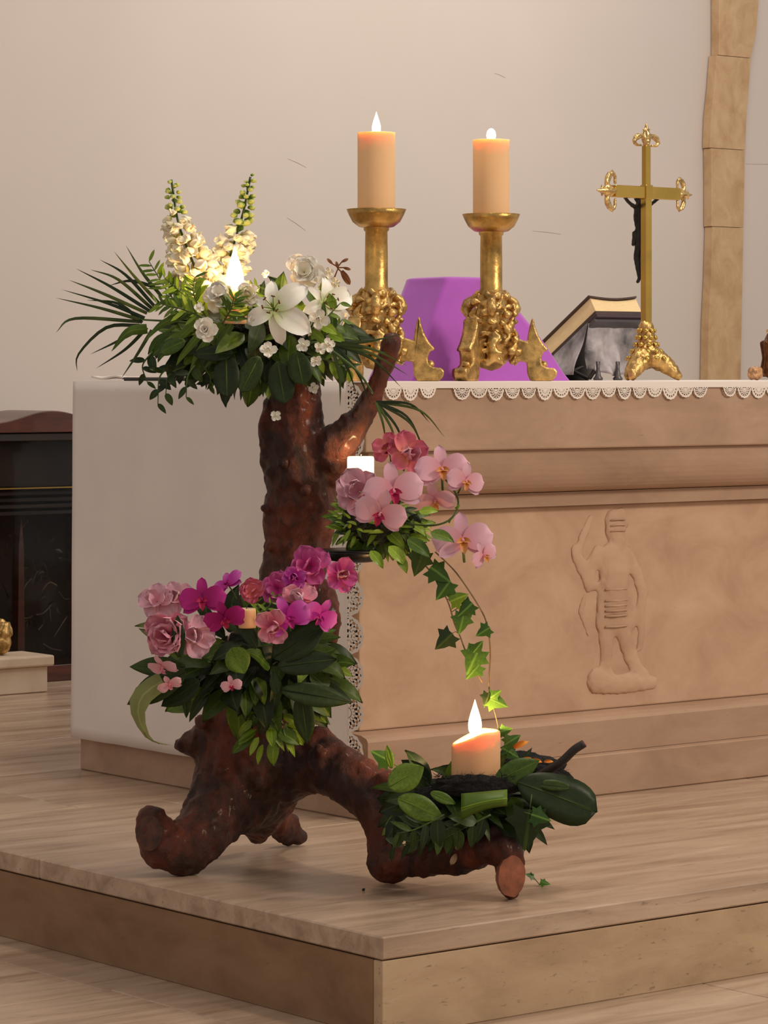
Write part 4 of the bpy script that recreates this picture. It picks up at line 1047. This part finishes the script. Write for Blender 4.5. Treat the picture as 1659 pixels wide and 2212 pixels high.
orchid(850, 1060, ZM-.14, 66, (.1, .1, 1), .15, 'pale pink orchid with a deep rose lip, uppermost of the two rose lipped ones', pal, None, 1)
orchid(822, 1108, ZM-.16, 58, (-.15, -.2, 1), -.3, 'pale pink orchid with a deep rose lip, lower of the two rose lipped ones', pal, None, 2)
ruffled(838, 968, ZM-.02, 36, (-.3, .3, 1), 'salmon pink bloom right beside the glowing candle', [F_SALM], None, (4, 4), 'flower', 'ruffled_bloom', 12)
ruffled(878, 982, ZM-.04, 46, (.2, .2, 1), 'rose pink bloom under the tips of the palm frond', [F_SALM, F_PINK], None, (5, 4), 'flower', 'ruffled_bloom', 13)
orchid(955, 1015, ZM-.06, 60, (.05, .35, 1), .1, 'pale pink orchid at the top of the arching spray', palo, None, 3)
orchid(1005, 1040, ZM-.08, 44, (.4, .1, 1), -.2, 'pale pink orchid facing right near the top of the arching spray', palo, None, 4)
orchid(940, 1080, ZM-.10, 46, (-.1, -.5, .9), .2, 'pale pink orchid hanging face down on the arching spray', palo, None, 5)
orchid(1000, 1168, ZM-.12, 66, (.0, .3, 1), .1, 'pale pink orchid with an orange lip above the ivy vine', palo, None, 6)
orchid(1045, 1200, ZM-.14, 34, (.6, -.1, 1), .5, 'small pale pink orchid at the lower right end of the spray', palo, None, 7)
w = bez([P(870, 1130, ZM-.05), P(935, 1135, ZM-.08), P(975, 1120, ZM-.08), P(990, 1085, ZM-.06), P(975, 1050, ZM-.05), P(950, 1025, ZM-.04)], 24)
t = empty('orchid_stem', w[0], 'thin dark arching stem that carries the pale pink orchid spray', 'stem')  # stem and buds only; the blooms it carries are objects of their own
ob('stalk', tube_mesh('stalk', [p-w[0] for p in w], .0021, M_STEM, 6), t)
for q in ((985,1100), (968,1128)): ob('bud', tube_mesh('bud', [P(q[0], q[1], ZM-.07)-w[0], P(q[0]+8, q[1]-10, ZM-.07)-w[0]], [.004, .002], F_BUD, 6), t)
for i, (x, y, L_, a) in enumerate(((905,1105,40,.2), (880,1165,60,-.5), (840,1180,52,-.7), (930,1150,52,-.2), (800,1190,44,-.8), (860,1200,40,-1.0))):
    A = P(x, y, ZM-.15); t = ob('light_leaf', [LEAF['lime'][1], LEAF['mid'][1]][i % 2], loc=A)
    t.matrix_basis = Matrix.Translation(A) @ basis(D(math.cos(a), math.sin(a), .3), D(0, .6, .8)).to_4x4() @ Matrix.Scale(L_*ZM/F, 4)
    tag(t, ['pale green leaf just right of the lower rose lipped orchid', 'green leaf under the right half of the pink orchids', 'pale green leaf hanging at the middle underside of the pink orchids', 'green leaf beside the ivy at the right of the pink orchids', 'pale green leaf hanging lowest over the black dish', 'green leaf hanging just left of the first ivy leaf'][i], 'leaf', 'fringe leaves below the pink orchids')
# ivy vine
def vine(label, stem, leaves, Z, rad=.0016):
    w = bez([P(x, y, Z) for x, y in stem], 40); t = empty('ivy_vine', w[0], label, 'ivy')
    ob('stem', tube_mesh('stem', [p-w[0] for p in w], rad, M_STEMB, 6), t)
    for (x, y, s, a, m) in leaves:
        c = P(x, y, Z-.01); q = min(w, key=lambda p: (p-c).length); d = D(math.cos(a), math.sin(a), .15)
        b = c - d*(s*.45*Z/F)
        ob('leaf_stalk', tube_mesh('leaf_stalk', [q-w[0], (q+b)/2-w[0]+Vector((0,0,.004)), b-w[0]], .0009, M_STEMB, 5), t)
        put('leaf', m, t, b, d, D(.15, .25, 1), s*Z/F)
vine('trailing ivy vine hanging from the pink orchids, outer longer strand', [(940,1192), (986,1238), (1034,1309), (1052,1350), (1059,1408), (1056,1470), (1060,1510)],
     [(1044,1364,36,-2.6,IVY), (1074,1516,48,-.4,IVY), (1052,1512,34,-1.9,IVYD), (1070,1500,30,.6,IVY), (1092,1578,30,.3,IVY)], ZM-.12)
vine('trailing ivy vine hanging from the pink orchids, inner leafy strand', [(890,1195), (930,1235), (966,1296), (981,1345), (994,1375), (1009,1413), (1042,1474)],
     [(905,1216,58,-1.9,IVYD), (950,1240,56,-.6,IVY), (958,1274,52,-2.2,IVY), (990,1292,44,.4,IVYL), (1006,1316,44,-2.4,IVY), (997,1346,48,-1.8,IVY), (960,1384,52,-2.4,IVYD), (1022,1428,62,-2.0,IVY), (1022,1450,44,-2.3,IVY), (1032,1398,34,.9,IVY)], ZM-.10)

# ------------------------------------------------------------------ left arrangement of magenta orchids
ZL = 6.20
greenery('bed of dark leaves under the magenta orchids on the left of the stump', 560, 1440, ZL, 165, 95, 90, 130, LEAF['dark']*2+LEAF['mid'], (60, 108), 27, .25, mound_scale=.72)
greenery('cluster of yellow green leaves hanging low on the front of the stump', 580, 1560, ZL-.04, 52, 60, 20, 26, LEAF['lime']+LEAF['mid'], (34, 60), 28, .6, mound_scale=.25, name='leaf_cluster')
def bigleaf(a, b, wd, mat, label, Z, cat='leaf', curl=.12, fold=.16, face=None, name='broad_leaf', c=.5):
    A = P(a[0], a[1], Z+(a[2] if len(a) > 2 else 0)); B = P(b[0], b[1], Z+(b[2] if len(b) > 2 else 0)); d = B-A
    m = petal('blade', mat, wd, c, .04, curl, 0, .02, 2, 12, 4, 0, fold, int(a[0]), 0 if c > .6 else .9)
    t = ob(name, m); t.matrix_basis = Matrix.Translation(A) @ basis(d, face or (T_+U_*.35)).to_4x4() @ Matrix.Scale(d.length, 4); tag(t, label, cat)
    s_ = t.modifiers.new('t', 'SOLIDIFY'); s_.thickness = .01
    ob('midrib', tube_mesh('midrib', [(.0,0,-fold*wd*.1), (.5,0,-fold*wd*.5-.01), (.96,0,-curl*.92)], [.012, .009, .003], mat, 5), t)
    return t
bigleaf((555,1400), (500,1305), .30, L_DARK, 'upright pointed green leaf in front of the white tealight', ZL-.17)
bigleaf((590,1420), (700,1345), .55, L_DARK, 'broad dark leaf rising right beneath the pink blooms', ZL-.15)
bigleaf((600,1440), (728,1420), .42, L_DARK, 'broad dark leaf pointing right, middle of the three right ones', ZL-.16)
bigleaf((610,1490), (762,1512), .34, L_DARK, 'long dark leaf pointing right over the lace edge, lowest of the right ones', ZL-.16)
bigleaf((650,1500), (665,1610), .42, L_DARK, 'dark leaf hanging straight down over the root arch', ZL-.15)
bigleaf((500,1400), (530,1455), .9, L_MID, 'short round mid green leaf at the centre of the left arrangement', ZL-.18)
bigleaf((400,1440), (278,1437), .36, L_DARK, 'dark leaf pointing left beneath the pink flowers', ZL-.10)
bigleaf((400,1450), (270,1520), .42, L_DARK, 'dark leaf pointing down left, outermost of the left leaves', ZL-.12)
bigleaf((430,1470), (345,1525), .5, L_DARK, 'dark leaf behind the long curled grass blade', ZL-.11)
bigleaf((405,1480), (402,1552), .28, L_DARK, 'narrow dark leaf hanging alone against the white cloth', ZL-.10)
bigleaf((395,1400), (300,1355), .26, L_OLIVE, 'faded olive leaf at the left under the pale pink buds', ZL-.10)
bigleaf((380,1345), (290,1350), .18, L_OLIVE, 'slim olive leaf sticking out at the far left', ZL-.10)
bigleaf((388,1420), (383,1330), .34, L_DARK, 'dark pointed leaf standing between the two pink ruffled blooms', ZL-.20)
bigleaf((600,1500), (590,1450), .5, L_DARK, 'dark leaf folded in the shade under the magenta blooms', ZL-.14)
w0 = P(345, 1470, ZL-.14); t = empty('grass_blade', w0, 'long curled olive grass blade arching down to the root knob', 'leaf')
blade('blade', [(352,1470,-.14), (310,1500,-.15), (298,1540,-.15), (318,1590,-.14), (345,1606,-.10), (372,1609,-.06)], 50, ZL, L_OLIVE, t, w0, 2.2)
ob('midrib', tube_mesh('midrib', [p-w0+T_*.004 for p in bez([P(x, y, ZL-.14) for x, y in ((352,1470), (310,1500), (298,1540), (318,1590), (345,1606))], 16)], .0012, L_OLIVE, 5), t)
mg = (F_MAG, F_LIPM); ho = (F_HOT, F_LIPM); op = (F_ORCH, F_MAG)
orchid(438, 1296, ZL-.16, 52, (-.1, .3, 1), .1, 'deep magenta orchid, darkest bloom on the left of the stump', mg, None, 11)
orchid(485, 1335, ZL-.19, 46, (.1, -.5, 1), .3, 'magenta orchid with a white edge beside the tealight', mg, None, 12)
orchid(492, 1262, ZL-.10, 40, (-.5, .6, .6), .7, 'slim purple orchid bud opening at the top left', op, None, 13)
orchid(622, 1335, ZL-.18, 52, (.2, .1, 1), .4, 'bright orchid purple bloom right of the tealight', op, None, 14)
orchid(690, 1330, ZL-.16, 44, (.4, -.2, 1), -.5, 'bright purple bloom hanging at the right end against the brown lobe', op, None, 15)
ruffled(588, 1352, ZL-.19, 40, (0, -.2, 1), 'rose pink bloom under the bright purple orchid', [F_PINK], None, (4, 3), 'flower', 'ruffled_bloom', 21)
ruffled(645, 1298, ZL-.14, 44, (.1, .3, 1), 'rose pink bloom in front of the trunk, right of centre', [F_PINK, F_PALEP], None, (4, 4), 'flower', 'ruffled_bloom', 22)
ruffled(600, 1272, ZL-.10, 40, (0, .3, 1), 'hot pink bloom against the trunk under the uppermost ones', [F_HOT], None, (5, 4, 2), 'flower', 'ruffled_bloom', 23)
ruffled(668, 1226, ZL-.08, 48, (0, .3, 1), 'hot pink bloom uppermost of the left arrangement on the trunk', [F_HOT], None, (5, 4, 2), 'flower', 'ruffled_bloom', 24)
ruffled(735, 1242, ZL-.08, 40, (.3, .1, 1), 'hot pink bloom beside the lace, rightmost of the left arrangement', [F_HOT, F_PINK], None, (5, 4), 'flower', 'ruffled_bloom', 25)
ruffled(636, 1250, ZL-.12, 26, (0, .2, 1), 'small purple bloom in front of the hot pink ones', [F_ORCH], None, (5, 4), 'flower', 'ruffled_bloom', 26)
ruffled(545, 1276, ZL-.11, 30, (-.1, .1, 1), 'salmon pink bloom left of the trunk above the upright leaf', [F_SALM], None, (5, 4, 3), 'flower', 'ruffled_bloom', 27)
ruffled(340, 1300, ZL-.06, 40, (-.3, .4, 1), 'faded pale pink bloom at the far left top', [F_PALEP], None, (5, 4), 'flower', 'ruffled_bloom', 28, 0, .1)
ruffled(380, 1292, ZL-.05, 36, (.0, .4, 1), 'faded pale pink bloom next to the deep magenta orchid', [F_PALEP], None, (5, 4), 'flower', 'ruffled_bloom', 29, 0, .1)
ruffled(362, 1372, ZL-.17, 50, (-.3, .1, 1), 'dense ruffled pink bloom at the left edge of the arrangement', [F_PINK], None, (6, 7, 6, 4), 'flower', 'ruffled_bloom', 30, 0, .16)
ruffled(416, 1370, ZL-.17, 46, (.2, .0, 1), 'pale pink ruffled bloom right of the dense pink one', [F_PALEP], None, (5, 5), 'flower', 'ruffled_bloom', 31)
orchid(352, 1440, ZL-.18, 36, (-.3, -.7, .7), .2, 'drooping pink bloom below the dense pink one, upper of two', (F_PALEP, F_PINK), None, 16)
orchid(366, 1478, ZL-.18, 28, (.2, -.6, .8), .5, 'drooping pink bloom below the dense pink one, lower of two', (F_PALEP, F_PINK), None, 17)
orchid(500, 1480, ZL-.17, 24, (0, -.3, 1), .2, 'small mauve bloom in the shade under the dark leaves', (F_PALEP, F_LIPM), None, 18)
sprigs(['yellow green sprig of tiny leaves rising to the trunk right of the tealight', 'yellow green sprig of tiny leaves right behind the tealight'], [[(560,1370,-.14), (575,1320,-.14), (600,1285,-.12)], [(555,1370,-.13), (560,1330,-.13), (556,1300,-.12)]], ZL, [LEAF['lime'][2], FERN[1]], (20, 34), 10, 31, 'yellow green sprigs by the tealight')
t = candle(532, 1314, 1356, 21, ZL-.155, 'small unlit white tealight among the magenta orchids', 0, 0, False, 0, 'tealight')

# ------------------------------------------------------------------ lower right arrangement with the pillar candle
ZR = 6.06
greenery('wreath of dark glossy leaves round the low burning candle', 1010, 1735, ZR, 160, 66, 95, 150, LEAF['dark']*3+[LEAF['mid'][0]], (50, 96), 37, .2, M_MOSSK, mound_scale=.84)
t = empty('charcoal_moss', P(1085, 1660, ZR+.06), 'dark mossy mat around the foot of the burning candle', 'moss')
mound('moss_mat', 1100, 1672, ZR+.06, 130, 46, 70, M_MOSSK, t, 51)
mound('moss_mat', 1032, 1698, ZR-.075, 92, 24, 34, M_MOSSK, t, 53)
mt = bmesh.new()
rr = random.Random(8)
for i in range(900):
    a = rr.uniform(0, 2*PI); b_ = rr.uniform(-.2, 1); k = ZR/F
    c = P(1100+118*math.cos(a)*rr.uniform(.6, 1.05), 1672-44*abs(math.sin(a))*rr.uniform(.5, 1.1), ZR+.06-.06*b_)-t.location
    d = D(rr.uniform(-1, 1), rr.uniform(-.2, 1), rr.uniform(-.5, .8)).normalized()*rr.uniform(.008, .02); s = d.orthogonal().normalized()*.0008
    if i % 3 == 0: c = P(1032+90*math.cos(a), 1690-16*rr.random(), ZR-.075-.03*abs(math.sin(a)))-t.location; d = D(rr.uniform(-1, 1), rr.uniform(-.2, 1), rr.uniform(-.2, .8)).normalized()*rr.uniform(.008, .02)
    vv = [mt.verts.new(c-s), mt.verts.new(c+s), mt.verts.new(c+d)]; mt.faces.new(vv)
tag(ob('moss_fibres', finish(mt, 'moss_fibres', M_MOSSK), t), kind='stuff')
cn = candle(1028, 1586, 1690, 53, ZR-.03, 'thick ivory candle burning low among dark leaves at the right of the stump', .072, .0135, True, 2.4, slant=.022, fx=-2)
bigleaf((1120,1690), (1292,1752), .56, L_DARK, 'large dark green paddle leaf reaching right beyond the wreath', ZR-.10, curl=.05, fold=.06, c=.66)
bigleaf((1230,1700), (1150,1690), .3, L_DARK, 'dark leaf lying under the twig at the right', ZR-.10)
bigleaf((840,1700), (915,1655), .7, L_MID, 'green ivy coloured leaf with a pale rib left of the burning candle', ZR-.14)
bigleaf((860,1725), (960,1765), .5, L_MID, 'green leaf below the ribbed leaf, left of the folded one', ZR-.15)
bigleaf((930,1712), (985,1735), .4, L_MID, 'narrow green leaf between the ribbed and the folded leaf', ZR-.16)
bigleaf((1070,1690), (1165,1640), .5, L_MID, 'olive green leaf right of the candle foot', ZR-.09)
# folded pale leaf: a broad strap bent over
w0 = P(1000, 1745, ZR-.15); t = empty('folded_leaf', w0, 'pale green strap leaf folded over in front of the low candle', 'leaf')
def strap(a, b):
    x = 996+a*100; y = 1714-a*9 + (50+8*(1-a)-14*a*a)*b; th = b*2.6-.4
    return P(x, y-10*math.sin(a*PI)*b, ZR-.145-.024*math.sin(th+.3)-.008*math.sin(a*3))
g_ = grid('blade', strap, 10, 8, L_MID, t, w0); u = g_.data.uv_layers.new(name='uv')
for lp in g_.data.loops: i_ = lp.vertex_index; u.data[lp.index].uv = ((i_//9)/10, (i_ % 9)/8*.8)
s_ = g_.modifiers.new('t', 'SOLIDIFY'); s_.thickness = .0012
ob('midrib', tube_mesh('midrib', [strap(i/6, .55)+T_*.0015-w0 for i in range(7)], .0011, L_LIME, 5), t)
def loose(m, px, py, Z, s, a, face, label, name='ivy_leaf', group=None, flat=False):
    c = P(px, py, Z); d = D(math.cos(a), math.sin(a), .1)
    t = empty(name, c, label, 'leaf', group)
    put('blade', m, t, c-d*s*.4*Z/F, d, D(*face), s*Z/F)
    ob('stalk', tube_mesh('stalk', [-d*(s*.75*Z/F), -d*(s*.4*Z/F)], .0011, M_STEM, 5), t); return t
loose(IVYD, 1140, 1785, ZR-.13, 92, -1.7, (.1, .2, 1), 'dark ivy leaf hanging below the wreath at the right')
loose(IVY, 1165, 1765, ZR-.14, 46, -.3, (.1, .2, 1), 'small bright ivy leaf beside the hanging dark ivy leaf')
loose(IVY, 826, 1636, ZR+.02, 50, 2.6, (.1, .4, 1), 'dark ivy leaf at the left end of the wreath against the altar')
bigleaf((846,1660), (836,1610), .36, L_LIME, 'yellow green leaf standing upright at the left end of the wreath', ZR)
loose(IVY, 1105, 1600, ZR+.0, 40, .6, (0, .5, 1), 'bright green leaf just right of the candle top')
loose(IVY, 1100, 1625, ZR+.01, 44, -.5, (0, .4, 1), 'green ivy leaf beside the candle wax, under the bright one')
for i, (x, y, s, a) in enumerate(((1110,1615,34,.5), (1125,1642,26,.2), (1150,1640,22,-.2), (1175,1645,20,.1))):
    c = P(x, y, ZR-.03); t = ob('orange_petal', pm(('or',), F_ORANGE, .4, .5, .1, .3, .2, .1)); t.matrix_basis = Matrix.Translation(c) @ basis(D(math.cos(a), math.sin(a), .2), D(0, .5, 1)).to_4x4() @ Matrix.Scale(s*ZR/F, 4)
    tag(t, ['largest orange petal, touching the candle side', 'orange petal second from the candle on the moss', 'orange petal third from the candle on the moss', 'orange petal farthest from the candle near the twig'][i], 'petal', 'orange petals on the moss')
sprigs(['dark leafy twig trailing longest to the left under the wreath', 'short dark leafy twig at the left underside of the wreath', 'dark leafy twig at the right underside of the wreath above the log'], [[(1000,1775,-.13), (920,1810,-.14), (850,1830,-.13)], [(960,1760,-.14), (900,1790,-.15), (860,1800,-.15)], [(1060,1760,-.12), (1000,1790,-.13), (950,1815,-.13)]], ZR, LEAF['dark'], (50, 70), 9, 41, 'twigs trailing under the wreath')
tw = [P(1160, 1680, ZR-.04), P(1210, 1648, ZR-.06), P(1240, 1620, ZR-.07), P(1262, 1606, ZR-.07)]
t = empty('dry_twig', tw[0], 'dark bare twig poking up at the right end of the wreath', 'twig')
ob('shaft', tube_mesh('shaft', [p-tw[0] for p in bez(tw, 12)], [.010, .0098, .0092, .009, .0088, .0086, .0085, .0085, .0084, .0084, .0083, .0083, .008][:len(bez(tw, 12))], M_TWIG, 10), t)
e = tw[-1]-tw[0]; ob('cut_end', tube_mesh('cut_end', [e, e+(tw[-1]-tw[-2]).normalized()*.002], [.0078, .006], M_CUT, 10), t)
# pale dried leaf on the log
t = empty('dried_leaf', P(985, 1835, ZR-.08), 'pale shrivelled leaf stuck on the log under the wreath', 'leaf')
for q, a in (((985,1845), -2.0), ((985,1835), 1.1), ((980,1825), 2.6)):
    put('lobe', pm(('bp2',), F_PALEP and petalmat('dried pale leaf', (120,96,64), (160,132,98), (176,150,118)), .5, .5, .1, .3, .2, .1), t, P(q[0], q[1], ZR-.085), D(math.cos(a), math.sin(a), .1), T_, .024)
# fallen bits on the dais
c = P(1160, 1888, 6.12); c.z = .012
t = empty('fallen_ivy', Vector((c.x, c.y, .001)), 'small bright ivy sprig lying on the dais right of the root', 'leaf')
for dx, dz, s, a in ((-.006, .014, .020, 2.2), (.006, .004, .022, -.5)):
    put('leaf', IVY, t, t.location+D(dx, dz+.004, 0), D(math.cos(a), .3*math.sin(a), .2), D(0, .8, .7), s)
ob('stalk', tube_mesh('stalk', [D(-.012, .026, 0), D(-.006, .016, 0), D(.004, .004, 0)], .0009, M_STEM, 5), t)
q = P(785, 1926, 6.06); s_ = blob('pellet', [[(V3((0,0,.003)), .0032), (V3((.0015,0,.0035)), .0026)]], M_BLACK, .001, 1); z_ = min(v.co.z for v in s_.vertices)
for v in s_.vertices: v.co.z -= z_
tag(ob('black_pellet', s_, loc=(q.x, q.y, .0005)), 'tiny black pellet lying on the dais near its corner', 'pellet')
